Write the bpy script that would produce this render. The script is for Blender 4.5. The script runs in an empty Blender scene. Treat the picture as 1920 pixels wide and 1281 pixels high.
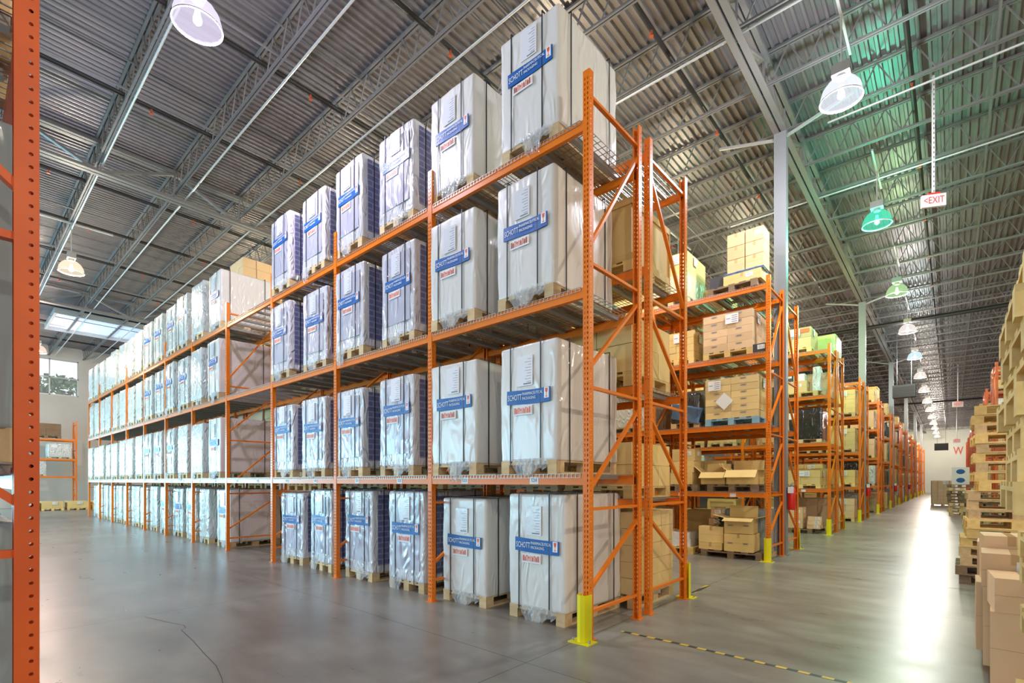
import bpy, math, random
from mathutils import Vector, Matrix, noise
random.seed(7)
S = bpy.context.scene
C = S.collection
PI = math.pi

# ------------------------------------------------------------------ camera
cam_d = bpy.data.cameras.new('camera')
cam = bpy.data.objects.new('camera', cam_d); C.objects.link(cam)
YAW = math.atan2(825, 933)
cam.location = (0, 0, 1.59)
cam.rotation_euler = (PI/2, 0, YAW)
cam_d.sensor_width = 36
cam_d.lens = 36*933/1920
cam_d.shift_y = (903-640.5)/1920
cam_d.clip_start = 0.05; cam_d.clip_end = 400
S.camera = cam

# ------------------------------------------------------------------ world, exposure
w = bpy.data.worlds.new('world'); S.world = w; w.use_nodes = True
bg = w.node_tree.nodes['Background']
bg.inputs[0].default_value = (0.86, 0.93, 1.0, 1)
bg.inputs[1].default_value = 2.6
S.view_settings.view_transform = 'Standard'
S.view_settings.look = 'None'
S.view_settings.gamma = 1
S.view_settings.use_curve_mapping = False
S.view_settings.exposure = -0.75
LAMP_W = 800.0      # watts of one warehouse lamp
# unseen cool area light added to tint the left floor and loads; no doors built
_l = bpy.data.lights.new('left_cool_fill', 'AREA'); _l.shape = 'RECTANGLE'; _l.size = 20; _l.size_y = 4.2; _l.energy = 3200; _l.color = (.33, .78, 1.0)
_o = bpy.data.objects.new('left_cool_fill', _l); C.objects.link(_o); _o.location = (-22, -8.6, 2.4); _o.rotation_euler = (PI/2, 0, 0)
_l = bpy.data.lights.new('end_cool_fill', 'AREA'); _l.shape = 'RECTANGLE'; _l.size = 4.4; _l.size_y = 7.4; _l.energy = 5500; _l.color = (.33, .78, 1.0)  # second unseen cool light, added before the solid left wall for the aisle floor
_o = bpy.data.objects.new('end_cool_fill', _l); C.objects.link(_o); _o.location = (-41.9, -4.4, 2.3); _o.rotation_euler = (0, -PI/2, 0)

# ------------------------------------------------------------------ materials
def mat(name, col, rough=0.5, metal=0.0, spec=0.5, bump=None, var=None, coat=0, alpha=1, emit=None, stretch=(1,1,1), emit_s=1, rnd=0.0):
    """bump=(scale,strength,dist)  var=(scale, colour2, lo, hi)"""
    m = bpy.data.materials.new(name); m.use_nodes = True
    nt = m.node_tree; N = nt.nodes; L = nt.links
    b = N['Principled BSDF']
    b.inputs['Base Color'].default_value = (*col, 1)
    b.inputs['Roughness'].default_value = rough
    b.inputs['Metallic'].default_value = metal
    b.inputs['Specular IOR Level'].default_value = spec
    b.inputs['Coat Weight'].default_value = coat
    b.inputs['Coat Roughness'].default_value = 0.09
    b.inputs['Alpha'].default_value = alpha
    if emit:
        b.inputs['Emission Color'].default_value = (*emit, 1); b.inputs['Emission Strength'].default_value = emit_s
    tc = N.new('ShaderNodeTexCoord'); mp = N.new('ShaderNodeMapping'); mp.inputs['Scale'].default_value = stretch
    oi = N.new('ShaderNodeObjectInfo'); mu = N.new('ShaderNodeMath'); mu.operation = 'MULTIPLY'; mu.inputs[1].default_value = 37.0
    L.new(oi.outputs['Random'], mu.inputs[0])
    ad = N.new('ShaderNodeVectorMath'); ad.operation = 'ADD'
    L.new(tc.outputs['Object'], ad.inputs[0]); L.new(mu.outputs[0], ad.inputs[1])
    L.new(ad.outputs[0], mp.inputs[0])
    if var:
        nz = N.new('ShaderNodeTexNoise'); nz.inputs['Scale'].default_value = var[0]; nz.inputs['Detail'].default_value = 5
        L.new(mp.outputs[0], nz.inputs['Vector'])
        cr = N.new('ShaderNodeValToRGB'); cr.color_ramp.elements[0].position = var[2]; cr.color_ramp.elements[1].position = var[3]
        cr.color_ramp.elements[0].color = (*col, 1); cr.color_ramp.elements[1].color = (*var[1], 1)
        L.new(nz.outputs['Fac'], cr.inputs[0]); out = cr.outputs[0]
        if rnd:
            hs = N.new('ShaderNodeHueSaturation')
            mr = N.new('ShaderNodeMapRange'); mr.inputs[3].default_value = 1-rnd; mr.inputs[4].default_value = 1+rnd
            L.new(oi.outputs['Random'], mr.inputs[0]); L.new(mr.outputs[0], hs.inputs['Value']); L.new(out, hs.inputs['Color']); out = hs.outputs[0]
        L.new(out, b.inputs['Base Color'])
    if bump:
        n2 = N.new('ShaderNodeTexNoise'); n2.inputs['Scale'].default_value = bump[0]; n2.inputs['Detail'].default_value = 3
        L.new(mp.outputs[0], n2.inputs['Vector'])
        bp = N.new('ShaderNodeBump'); bp.inputs['Strength'].default_value = bump[1]; bp.inputs['Distance'].default_value = bump[2]
        L.new(n2.outputs['Fac'], bp.inputs['Height']); L.new(bp.outputs[0], b.inputs['Normal'])
        if coat: L.new(bp.outputs[0], b.inputs['Coat Normal'])
    return m

def film_bump(m, strength=0.6, dist=0.02, scale=2.2):
    """diagonal stretched folds of plastic film"""
    nt = m.node_tree; N = nt.nodes; L = nt.links; b = N['Principled BSDF']
    tc = N.new('ShaderNodeTexCoord'); oi = N.new('ShaderNodeObjectInfo')
    mu = N.new('ShaderNodeMath'); mu.operation = 'MULTIPLY'; mu.inputs[1].default_value = 53.0; L.new(oi.outputs['Random'], mu.inputs[0])
    ad = N.new('ShaderNodeVectorMath'); ad.operation = 'ADD'; L.new(tc.outputs['Object'], ad.inputs[0]); L.new(mu.outputs[0], ad.inputs[1])
    mp = N.new('ShaderNodeMapping'); mp.inputs['Rotation'].default_value = (0.45, 0.75, 0.3); mp.inputs['Scale'].default_value = (2.1, 2.1, 0.8)
    L.new(ad.outputs[0], mp.inputs[0])
    nz = N.new('ShaderNodeTexNoise'); nz.noise_type = 'RIDGED_MULTIFRACTAL' if hasattr(nz, 'noise_type') else None
    nz.inputs['Scale'].default_value = scale; nz.inputs['Detail'].default_value = 4; nz.inputs['Distortion'].default_value = 2.0
    L.new(mp.outputs[0], nz.inputs['Vector'])
    bp = N.new('ShaderNodeBump'); bp.inputs['Strength'].default_value = strength; bp.inputs['Distance'].default_value = dist
    L.new(nz.outputs['Fac'], bp.inputs['Height'])
    L.new(bp.outputs[0], b.inputs['Normal']); L.new(bp.outputs[0], b.inputs['Coat Normal'])
    return m

M = {}
M['orange'] = mat('orange_paint', (0.86, 0.205, 0.010), 0.32, 0.0, 0.32, bump=(60, 0.05, 0.002), var=(3.0, (0.78, 0.19, 0.016), 0.35, 0.8))
M['orange_dark'] = mat('worn_orange_paint', (0.72, 0.12, 0.018), 0.38, 0.0, 0.5, var=(2.0, (0.50, 0.06, 0.01), 0.35, 0.8))
M['galv'] = mat('galvanised_wire', (0.42, 0.41, 0.38), 0.45, 0.7)
M['channel'] = mat('galvanised_channel', (0.36, 0.36, 0.34), 0.5, 0.5)
M['wood'] = mat('pallet_wood', (0.74, 0.54, 0.30), 0.75, var=(3.0, (0.58, 0.39, 0.19), 0.3, 0.75), bump=(30, .2, .002), stretch=(1, 6, 6), rnd=.15)
M['wood_yellow'] = mat('fresh_pallet_wood', (0.86, 0.62, 0.24), 0.7, var=(3.0, (0.72, 0.47, 0.16), 0.3, 0.75), stretch=(1, 6, 6), rnd=.2)
M['wood_dark'] = mat('dark_pallet_wood', (0.26, 0.18, 0.11), 0.8, var=(3.0, (0.18, 0.12, 0.07), 0.3, 0.75), stretch=(1, 6, 6))
M['wood_blue'] = mat('blue_pallet_paint', (0.20, 0.42, 0.58), 0.6, var=(4.0, (0.32, 0.50, 0.60), 0.4, 0.7))
M['sheet'] = film_bump(mat('white_cover_sheet', (0.74, 0.70, 0.655), 0.40, 0, 0.5, coat=0.6), 0.55, 0.03, 2.2)
M['sheet_film'] = film_bump(mat('white_cover_under_film', (0.66, 0.635, 0.66), 0.36, 0, 0.5, coat=0.9), 1.0, 0.05, 3.6)
M['film_pale'] = film_bump(mat('pale_wrapped_film', (0.60, 0.63, 0.60), 0.34, 0, 0.5, coat=0.9), 1.0, 0.05, 3.8)
M['film_grey'] = film_bump(mat('grey_wrapped_film', (0.30, 0.36, 0.38), 0.25, 0, 0.6, coat=0.9), 0.8, 0.03, 2.4)
M['film_black'] = film_bump(mat('black_wrapped_film', (0.012, 0.014, 0.018), 0.22, 0, 0.6, coat=0.8), 0.8, 0.03, 3.0)
M['film_green'] = film_bump(mat('green_wrapped_film', (0.70, 0.66, 0.22), 0.3, 0, 0.5, coat=0.6), 0.5, 0.02, 2.4)
M['film_blue'] = film_bump(mat('blue_plastic_sheet', (0.10, 0.20, 0.36), 0.22, 0, 0.6, coat=0.8, alpha=.8), 0.8, 0.03, 3.0)
M['clear'] = film_bump(mat('clear_stretch_film', (0.80, 0.82, 0.84), 0.2, 0, 0.6, alpha=0.36), 0.8, 0.03, 3.0)
M['clear2'] = film_bump(mat('thin_clear_film', (0.7, 0.7, 0.7), 0.2, 0, 0.6, alpha=0.09), 0.8, 0.03, 2.6)
M['black'] = mat('black_strap', (0.015, 0.015, 0.018), 0.45)
M['blue'] = mat('blue_band_print', (0.006, 0.105, 0.38), 0.45)
M['white'] = mat('white_print', (0.86, 0.86, 0.86), 0.5)
M['paper'] = mat('white_paper', (0.80, 0.80, 0.82), 0.55)
M['pouch'] = mat('clear_document_pouch', (0.78, 0.76, 0.80), 0.2, coat=.6, bump=(14, .3, .01))
M['red'] = mat('red_print', (0.80, 0.09, 0.03), 0.5)
M['orange_print'] = mat('orange_print', (0.86, 0.16, 0.05), 0.5)
M['grey_print'] = mat('grey_print', (0.18, 0.18, 0.22), 0.6)
M['lilac'] = film_bump(mat('lilac_grey_panel', (0.48, 0.46, 0.55), 0.38, coat=.8), 1.0, .05, 2.2)
M['carton'] = mat('brown_cardboard', (0.74, 0.50, 0.27), 0.75, var=(2.0, (0.64, 0.42, 0.20), 0.3, 0.8), rnd=.14)
M['carton_y'] = mat('yellowish_cardboard', (0.82, 0.60, 0.25), 0.75, var=(2.0, (0.72, 0.50, 0.18), 0.3, 0.8), rnd=.14)
M['carton_p'] = mat('pinkish_cardboard', (0.86, 0.58, 0.34), 0.7, var=(2.0, (0.78, 0.49, 0.26), 0.3, 0.8), rnd=.10)
M['carton_d'] = mat('dark_cardboard', (0.20, 0.13, 0.07), 0.8, var=(2.0, (0.14, 0.09, 0.05), 0.3, 0.8), rnd=.2)
M['carton_in'] = mat('cardboard_inside', (0.42, 0.27, 0.13), 0.85)
M['tape'] = mat('packing_tape', (0.56, 0.36, 0.17), 0.25)
M['dark'] = mat('dark_carton', (0.05, 0.05, 0.055), 0.5)
M['cratewood'] = mat('crate_board', (0.72, 0.52, 0.22), 0.7, var=(4.0, (0.60, 0.42, 0.16), .3, .7), stretch=(1, 1, .2))
M['yellow'] = mat('yellow_guard_paint', (0.86, 0.74, 0.0), 0.35, coat=.2)
M['steel'] = mat('grey_steel_paint', (0.26, 0.27, 0.28), 0.4, 0.3)
M['girder'] = mat('grey_primer_steel', (0.22, 0.21, 0.205), 0.5, 0.2)
M['girder_l'] = mat('light_primer_steel', (0.36, 0.36, 0.35), 0.5, 0.2)
M['joist'] = mat('joist_steel', (0.20, 0.19, 0.19), 0.5, 0.2)
M['deck'] = mat('galvanised_roof_deck', (0.23, 0.21, 0.222), 0.42, 0.45, var=(0.35, (0.29, 0.28, 0.275), .35, .7))
M['pipe'] = mat('dark_sprinkler_pipe', (0.03, 0.027, 0.027), 0.45, 0.3)
M['conduit'] = mat('pale_conduit', (0.62, 0.62, 0.60), 0.35, 0.5)
M['copper'] = mat('sprinkler_head_red', (0.65, 0.13, 0.05), 0.4, 0.4)
M['wall'] = mat('painted_block_wall', (0.66, 0.62, 0.56), 0.8, var=(.5, (0.58, 0.54, 0.50), .35, .7))
M['wall_far'] = mat('pale_green_wall', (0.82, 0.84, 0.74), 0.8, var=(.4, (0.74, 0.77, 0.68), .35, .7))
M['frame'] = mat('window_frame', (0.45, 0.48, 0.5), 0.4, .4)
M['red_paint'] = mat('red_cylinder', (0.72, 0.012, 0.008), 0.3, coat=.4)
M['exit'] = mat('exit_face', (0.85, 0.74, 0.70), 0.5, emit=(1, .8, .75), emit_s=.15)
M['exit_red'] = mat('exit_letters', (0.8, 0.02, 0.02), 0.5, emit=(1, .04, .03), emit_s=.5)
M['plant'] = mat('dark_green_leaf', (0.03, 0.09, 0.03), 0.5)
M['tree'] = mat('tree_leaves', (0.10, 0.17, 0.07), 0.8)
M['tapeyel'] = None

def hazard_mat():
    m = bpy.data.materials.new('hazard_tape'); m.use_nodes = True; nt = m.node_tree; N = nt.nodes; L = nt.links
    b = N['Principled BSDF']; b.inputs['Roughness'].default_value = .5
    tc = N.new('ShaderNodeTexCoord'); wv = N.new('ShaderNodeTexWave'); wv.bands_direction = 'DIAGONAL'; wv.inputs['Scale'].default_value = 2.6
    mp = N.new('ShaderNodeMapping'); mp.inputs['Rotation'].default_value = (0, 0, .9)
    L.new(tc.outputs['Object'], mp.inputs[0]); L.new(mp.outputs[0], wv.inputs['Vector'])
    cr = N.new('ShaderNodeValToRGB'); cr.color_ramp.interpolation = 'CONSTANT'; cr.color_ramp.elements[0].color = (.04, .035, .03, 1)
    cr.color_ramp.elements[1].position = .5; cr.color_ramp.elements[1].color = (.75, .48, .05, 1)
    L.new(wv.outputs['Fac'], cr.inputs[0]); L.new(cr.outputs[0], b.inputs['Base Color']); return m
M['hazard'] = hazard_mat()

def navy_mat():
    """rows of dark blue trays with pale printed dashes, seen on the load's side"""
    m = bpy.data.materials.new('navy_tray_rows'); m.use_nodes = True; nt = m.node_tree; N = nt.nodes; L = nt.links
    b = N['Principled BSDF']; b.inputs['Roughness'].default_value = .35; b.inputs['Coat Weight'].default_value = .3
    tc = N.new('ShaderNodeTexCoord'); mp = N.new('ShaderNodeMapping'); mp.vector_type = 'POINT'
    sx = N.new('ShaderNodeSeparateXYZ'); L.new(tc.outputs['Object'], sx.inputs[0])
    cb = N.new('ShaderNodeCombineXYZ'); ad = N.new('ShaderNodeMath'); ad.operation = 'ADD'
    L.new(sx.outputs[0], ad.inputs[0]); L.new(sx.outputs[1], ad.inputs[1])
    L.new(ad.outputs[0], cb.inputs[0]); L.new(sx.outputs[2], cb.inputs[1])
    br = N.new('ShaderNodeTexBrick'); L.new(cb.outputs[0], br.inputs['Vector'])
    br.inputs['Scale'].default_value = 1; br.inputs['Brick Width'].default_value = .22; br.inputs['Row Height'].default_value = .085
    br.inputs['Mortar Size'].default_value = .012; br.inputs['Mortar Smooth'].default_value = .3
    br.inputs['Color1'].default_value = (.12, .125, .24, 1); br.inputs['Color2'].default_value = (.16, .165, .29, 1); br.inputs['Mortar'].default_value = (.27, .28, .40, 1)
    L.new(br.outputs['Color'], b.inputs['Base Color']); return m
M['navy'] = navy_mat()

def floor_mat():
    m = bpy.data.materials.new('polished_concrete'); m.use_nodes = True; nt = m.node_tree; N = nt.nodes; L = nt.links
    b = N['Principled BSDF']
    tc = N.new('ShaderNodeTexCoord')
    n1 = N.new('ShaderNodeTexNoise'); n1.inputs['Scale'].default_value = .45; n1.inputs['Detail'].default_value = 8; n1.inputs['Roughness'].default_value = .6
    L.new(tc.outputs['Object'], n1.inputs['Vector'])
    cr = N.new('ShaderNodeValToRGB'); e = cr.color_ramp.elements
    e[0].position = .3; e[0].color = (.195, .17, .14, 1); e[1].position = .72; e[1].color = (.33, .32, .28, 1)
    L.new(n1.outputs['Fac'], cr.inputs[0])
    # fine drag marks
    mp = N.new('ShaderNodeMapping'); mp.inputs['Scale'].default_value = (1.0, 2.4, 1); mp.inputs['Rotation'].default_value = (0, 0, .35); L.new(tc.outputs['Object'], mp.inputs[0])
    n2 = N.new('ShaderNodeTexNoise'); n2.inputs['Scale'].default_value = 1.4; n2.inputs['Detail'].default_value = 9; L.new(mp.outputs[0], n2.inputs['Vector'])
    mx = N.new('ShaderNodeMix'); mx.data_type = 'RGBA'; mx.blend_type = 'OVERLAY'; mx.inputs[0].default_value = .38
    L.new(cr.outputs[0], mx.inputs[6]); L.new(n2.outputs['Fac'], mx.inputs[7])
    sx = N.new('ShaderNodeSeparateXYZ'); L.new(tc.outputs['Object'], sx.inputs[0])
    def line(out, off, per, wd):
        a = N.new('ShaderNodeMath'); a.operation = 'ADD'; a.inputs[1].default_value = off; L.new(out, a.inputs[0])
        d = N.new('ShaderNodeMath'); d.operation = 'DIVIDE'; d.inputs[1].default_value = per; L.new(a.outputs[0], d.inputs[0])
        f = N.new('ShaderNodeMath'); f.operation = 'FRACT'; L.new(d.outputs[0], f.inputs[0])
        s = N.new('ShaderNodeMath'); s.operation = 'SUBTRACT'; s.inputs[1].default_value = .5; L.new(f.outputs[0], s.inputs[0])
        ab = N.new('ShaderNodeMath'); ab.operation = 'ABSOLUTE'; L.new(s.outputs[0], ab.inputs[0])
        g = N.new('ShaderNodeMath'); g.operation = 'LESS_THAN'; g.inputs[1].default_value = wd/per; L.new(ab.outputs[0], g.inputs[0]); return g.outputs[0]
    l1 = line(sx.outputs[0], 2.80+4.37*20.5, 4.37, .004); l2 = line(sx.outputs[1], -3.35+4.37*20.5, 4.37, .004)
    mxx = N.new('ShaderNodeMath'); mxx.operation = 'MAXIMUM'; L.new(l1, mxx.inputs[0]); L.new(l2, mxx.inputs[1])
    m2 = N.new('ShaderNodeMix'); m2.data_type = 'RGBA'; L.new(mxx.outputs[0], m2.inputs[0]); L.new(mx.outputs[2], m2.inputs[6]); m2.inputs[7].default_value = (.05, .045, .04, 1)
    L.new(m2.outputs[2], b.inputs['Base Color'])
    mr = N.new('ShaderNodeMapRange'); mr.inputs[1].default_value = .3; mr.inputs[2].default_value = .7; mr.inputs[3].default_value = .27; mr.inputs[4].default_value = .34
    L.new(n2.outputs['Fac'], mr.inputs[0]); L.new(mr.outputs[0], b.inputs['Roughness'])
    b.inputs['Specular IOR Level'].default_value = .42
    bp = N.new('ShaderNodeBump'); bp.inputs['Strength'].default_value = .004; bp.inputs['Distance'].default_value = .01
    L.new(n2.outputs['Fac'], bp.inputs['Height']); L.new(bp.outputs[0], b.inputs['Normal'])
    return m
M['floor'] = floor_mat()

def glass_reflector(name, col, strength):
    """lit prismatic glass: see-through, glowing with the lamp's colour"""
    m = bpy.data.materials.new(name); m.use_nodes = True; nt = m.node_tree; N = nt.nodes; L = nt.links
    N.remove(N['Principled BSDF']); out = N['Material Output']
    tr = N.new('ShaderNodeBsdfTransparent'); tr.inputs[0].default_value = (.93, .95, .96, 1)
    em = N.new('ShaderNodeEmission'); em.inputs[0].default_value = (*col, 1); em.inputs[1].default_value = strength*1.5
    mx = N.new('ShaderNodeMixShader'); mx.inputs[0].default_value = .60
    L.new(tr.outputs[0], mx.inputs[1]); L.new(em.outputs[0], mx.inputs[2]); L.new(mx.outputs[0], out.inputs[0])
    return m
def emission(name, col, s):
    m = bpy.data.materials.new(name); m.use_nodes = True; b = m.node_tree.nodes['Principled BSDF']
    b.inputs['Base Color'].default_value = (*col, 1)
    b.inputs['Emission Color'].default_value = (*col, 1); b.inputs['Emission Strength'].default_value = s
    return m

# ------------------------------------------------------------------ mesh helpers
class MB:
    def __init__(s): s.v = []; s.f = []; s.m = []
    def quad(s, a, b, c, d, mi=0):
        n = len(s.v); s.v += [a, b, c, d]; s.f.append((n, n+1, n+2, n+3)); s.m.append(mi); return s
    def box(s, x0, y0, z0, x1, y1, z1, mi=0, M4=None):
        n = len(s.v)
        p = [(x0,y0,z0),(x1,y0,z0),(x1,y1,z0),(x0,y1,z0),(x0,y0,z1),(x1,y0,z1),(x1,y1,z1),(x0,y1,z1)]
        if M4: p = [tuple(M4 @ Vector(q)) for q in p]
        s.v += p
        for f in ((0,3,2,1),(4,5,6,7),(0,1,5,4),(1,2,6,5),(2,3,7,6),(3,0,4,7)):
            s.f.append(tuple(n+i for i in f)); s.m.append(mi)
        return s
    def bar(s, p, q, w, h, mi=0, up=(0,0,1)):
        p = Vector(p); q = Vector(q); d = (q-p); L = d.length; d.normalize()
        u = Vector(up)
        if abs(d.dot(u)) > .99: u = Vector((1,0,0))
        a = d.cross(u).normalized(); b = a.cross(d)
        n = len(s.v)
        for e in (p, q):
            for i, j in ((-1,-1),(1,-1),(1,1),(-1,1)): s.v.append(tuple(e + a*i*w/2 + b*j*h/2))
        for f in ((0,1,2,3),(7,6,5,4),(0,4,5,1),(1,5,6,2),(2,6,7,3),(3,7,4,0)):
            s.f.append(tuple(n+i for i in f)); s.m.append(mi)
        return s
    def tube(s, p, q, r, k=8, mi=0, r2=None, caps=True):
        p = Vector(p); q = Vector(q); d = (q-p).normalized(); u = Vector((0,0,1)) if abs(d.z) < .95 else Vector((1,0,0))
        a = d.cross(u).normalized(); b = a.cross(d); n = len(s.v); r2 = r if r2 is None else r2
        for e, rr in ((p, r), (q, r2)):
            for i in range(k):
                t = 2*PI*i/k; s.v.append(tuple(e + a*math.cos(t)*rr + b*math.sin(t)*rr))
        for i in range(k):
            j = (i+1) % k; s.f.append((n+i, n+j, n+k+j, n+k+i)); s.m.append(mi)
        if caps:
            s.f.append(tuple(n+i for i in reversed(range(k)))); s.m.append(mi)
            s.f.append(tuple(n+k+i for i in range(k))); s.m.append(mi)
        return s
    def lathe(s, prof, k=20, mi=0, c=(0,0,0)):
        n = len(s.v)
        for r, z in prof:
            for i in range(k):
                t = 2*PI*i/k; s.v.append((c[0]+r*math.cos(t), c[1]+r*math.sin(t), c[2]+z))
        for a in range(len(prof)-1):
            for i in range(k):
                j = (i+1) % k; s.f.append((n+a*k+i, n+a*k+j, n+(a+1)*k+j, n+(a+1)*k+i)); s.m.append(mi)
        return s
    def mesh(s, name, mats, smooth=False):
        me = bpy.data.meshes.new(name); me.from_pydata(s.v, [], s.f)
        for m_ in (mats if isinstance(mats, (list, tuple)) else [mats]): me.materials.append(m_)
        if any(s.m): me.polygons.foreach_set('material_index', s.m)
        if smooth: me.polygons.foreach_set('use_smooth', [True]*len(s.f))
        me.update(); return me

def ob(name, me, parent=None, loc=(0,0,0), rot=(0,0,0), scale=None):
    o = bpy.data.objects.new(name, me); C.objects.link(o)
    o.location = loc; o.rotation_euler = rot
    if scale: o.scale = scale
    if parent: o.parent = parent
    return o
def tag(o, label, cat, group=None):
    o['label'] = label; o['category'] = cat
    if group: o['group'] = group
    return o
def struct(o): o['kind'] = 'structure'; return o
def thing(name, label, cat, loc=(0,0,0), rz=0, group=None):
    o = bpy.data.objects.new(name, None); C.objects.link(o); o.location = loc; o.rotation_euler = (0,0,rz); o.empty_display_size = .1
    return tag(o, label, cat, group)
KIDS = {}
def copy_tree(src, parent=None):
    c = src.copy(); C.objects.link(c); c.parent = parent
    for ch in list(src.children): copy_tree(ch, c)
    return c
ORD = ['', 'first', 'second', 'third', 'fourth', 'fifth', 'sixth', 'seventh', 'eighth', 'ninth', 'tenth', 'eleventh', 'twelfth', 'thirteenth', 'fourteenth', 'fifteenth',
       'sixteenth', 'seventeenth', 'eighteenth', 'nineteenth', 'twentieth', 'twenty-first', 'twenty-second', 'twenty-third', 'twenty-fourth']
_tx = {}
def text_mesh(txt, size, m, shear=0, align='CENTER', ext=0.0006):
    key = (txt, size, m.name)
    if key in _tx: return _tx[key]
    cu = bpy.data.curves.new('lettering', 'FONT'); cu.body = txt; cu.size = size; cu.align_x = align; cu.align_y = 'CENTER'; cu.extrude = ext; cu.resolution_u = 2
    o = bpy.data.objects.new('tmp', cu); C.objects.link(o); bpy.context.view_layer.update()
    me = bpy.data.meshes.new_from_object(o.evaluated_get(bpy.context.evaluated_depsgraph_get()))
    bpy.data.objects.remove(o); me.name = 'lettering'; me.materials.clear(); me.materials.append(m); _tx[key] = me; return me

def fit(me, w_, h_):
    xs = [v.co.x for v in me.vertices]; ys = [v.co.y for v in me.vertices]; cx, cy = (min(xs)+max(xs))/2, (min(ys)+max(ys))/2
    a, c = w_/(max(xs)-min(xs)), h_/(max(ys)-min(ys))
    for v in me.vertices: v.co.x = (v.co.x-cx)*a; v.co.y = (v.co.y-cy)*c
    return me
# ------------------------------------------------------------------ setting: floor, walls, roof
PITCH = 6.55; Y0 = 4.245; XE = -2.734; BAY = 2.44; FD = 1.04; NR = 13
XW, YW, XR, YB = -42.0, 91.0, 16.0, -9.0
def roof_z(y): return 10.0 - .010*(y-12)
def fl():
    me = MB().box(XW-.5, YB-14, -.2, XR+10, YW+.5, 0).mesh('floor', M['floor']); struct(ob('floor', me))
fl()
struct(ob('floor', MB().box(-90, -30, -.25, XW-.5, 60, -.2).mesh('outdoor_ground', M['wood_dark'])))
# left wall with window opening (window between Y 2.6 and 5.5, Z 7.0-9.2)
wy0, wy1, wz0, wz1 = 2.6, 5.5, 7.0, 9.25
b = MB()
b.box(XW-.3, YB, 0, XW, wy0, 10.6).box(XW-.3, wy1, 0, XW, YW, 10.6).box(XW-.3, wy0, 0, XW, wy1, wz0).box(XW-.3, wy0, wz1, XW, wy1, 10.6)
struct(ob('wall_left', b.mesh('wall_left', M['wall'])))
struct(ob('wall_far', MB().box(XW-.3, YW, 0, XR+.3, YW+.3, 10.6).mesh('wall_far', M['wall_far'])))
struct(ob('wall_right', MB().box(XR, YB, 0, XR+.3, YW, 10.6).mesh('wall_right', M['wall_far'])))
b = MB()
for y in (wy0, wy1-.06, (wy0+wy1)/2+.05): b.box(XW-.12, y, wz0, XW-.02, y+.06, wz1)
for z in (wz0, wz1-.06, (wz0+wz1)/2-.05): b.box(XW-.12, wy0, z, XW-.02, wy1, z+.06)
wf = struct(ob('window_1', b.mesh('window_frame', M['frame'])))
gm = bpy.data.materials.new('window_glass'); gm.use_nodes = True; gb = gm.node_tree.nodes['Principled BSDF']
gb.inputs['Base Color'].default_value = (.9, .95, 1, 1); gb.inputs['Alpha'].default_value = .12; gb.inputs['Roughness'].default_value = .03
ob('window_pane', MB().box(XW-.085, wy0, wz0, XW-.075, wy1, wz1).mesh('window_pane', gm), wf)
# deck: trapezoid ribs running along Y
b = MB(); x = XW-.3; p = .152; pts = []
while x < XR+.3:
    pts += [(x, 0.0), (x+.045, 0.0), (x+.062, .042), (x+.135, .042)]; x += p
za, zb = roof_z(YB), roof_z(YW)
for i, (px, pz) in enumerate(pts):
    b.v += [(px, YB, za+pz), (px, YW+.3, zb+pz)]
for i in range(len(pts)-1): b.f.append((2*i, 2*i+1, 2*i+3, 2*i+2)); b.m.append(0)
b.box(XW-.3, YB, 10.3, XR+.3, YW+.3, 10.6)
struct(ob('ceiling', b.mesh('roof_deck', M['deck'])))

# joists along X; spaced 1.64 in Y
def joist_mesh():
    b = MB(); x0, x1 = XW, XR
    for s in (-1, 1):
        b.box(x0, s*.035-.022, -.05, x1, s*.035+.022, -.005)        # top chord
        b.box(x0, s*.028-.018, -.66, x1, s*.028+.018, -.62)
    n = int((x1-x0)/.61)
    for i in range(n):
        xa = x0 + i*.61; xm = xa+.305; xb = xa+.61
        b.bar((xa, 0, -.03), (xm, 0, -.64), .02, .02); b.bar((xm, 0, -.64), (xb, 0, -.03), .02, .02)
    return b.mesh('roof_joist', M['joist'])
jm = joist_mesh(); y = 2.44-1.64*7
while y < YW:
    struct(ob('roof_joist', jm, loc=(0, y, roof_z(y)))); y += 1.64
# girders along Y
def girder(xc, half=False):
    b = MB()
    def zz(y, d): return roof_z(y)+d
    for s in (-1, 1):
        b.bar((xc+s*.075, YB, zz(YB, -.85)), (xc+s*.075, YW, zz(YW, -.85)), .11, .02)
        b.bar((xc+s*.025, YB, zz(YB, -.80)), (xc+s*.025, YW, zz(YW, -.80)), .015, .11)
        b.bar((xc+s*.06, YB, zz(YB, -.10)), (xc+s*.06, YW, zz(YW, -.10)), .09, .09)
    y = 2.44-1.64*7; k = 0
    while y < YW-1.64:
        for s in (-1, 1):
            if k % 2 == 0: b.bar((xc+s*.02, y, zz(y, -.12)), (xc+s*.02, y+1.64, zz(y+1.64, -.82)), .05, .06)
            else: b.bar((xc+s*.02, y, zz(y, -.82)), (xc+s*.02, y+1.64, zz(y+1.64, -.12)), .05, .06)
        b.bar((xc, y, zz(y, -.12)), (xc, y, zz(y, -.82)), .04, .04)
        y += 1.64; k += 1
    struct(ob('roof_girder', b.mesh('roof_girder', M['girder'])))
for xc in (XE-.05, XE-13.15, XE-26.25, XE+13.1): girder(xc)
# columns
def col_mesh(h):
    b = MB()
    b.box(-.12, -.085, 0, -.105, .085, h).box(.105, -.085, 0, .12, .085, h).box(-.105, -.085, 0, .105, -.073, h).box(-.105, .073, 0, .105, .085, h)
    b.box(-.17, -.09, 0, .17, .09, .02); return b.mesh('steel_column', M['steel'])
cm = col_mesh(9.12)
for j in range(6):
    y = Y0+PITCH+1.18+13.1*j
    for xc in (XE-.05, XE+13.1):
        o = ob('steel_column', cm, loc=(xc, y, 0), scale=(1, 1, (roof_z(y)-.86)/9.12)); struct(o)
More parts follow.
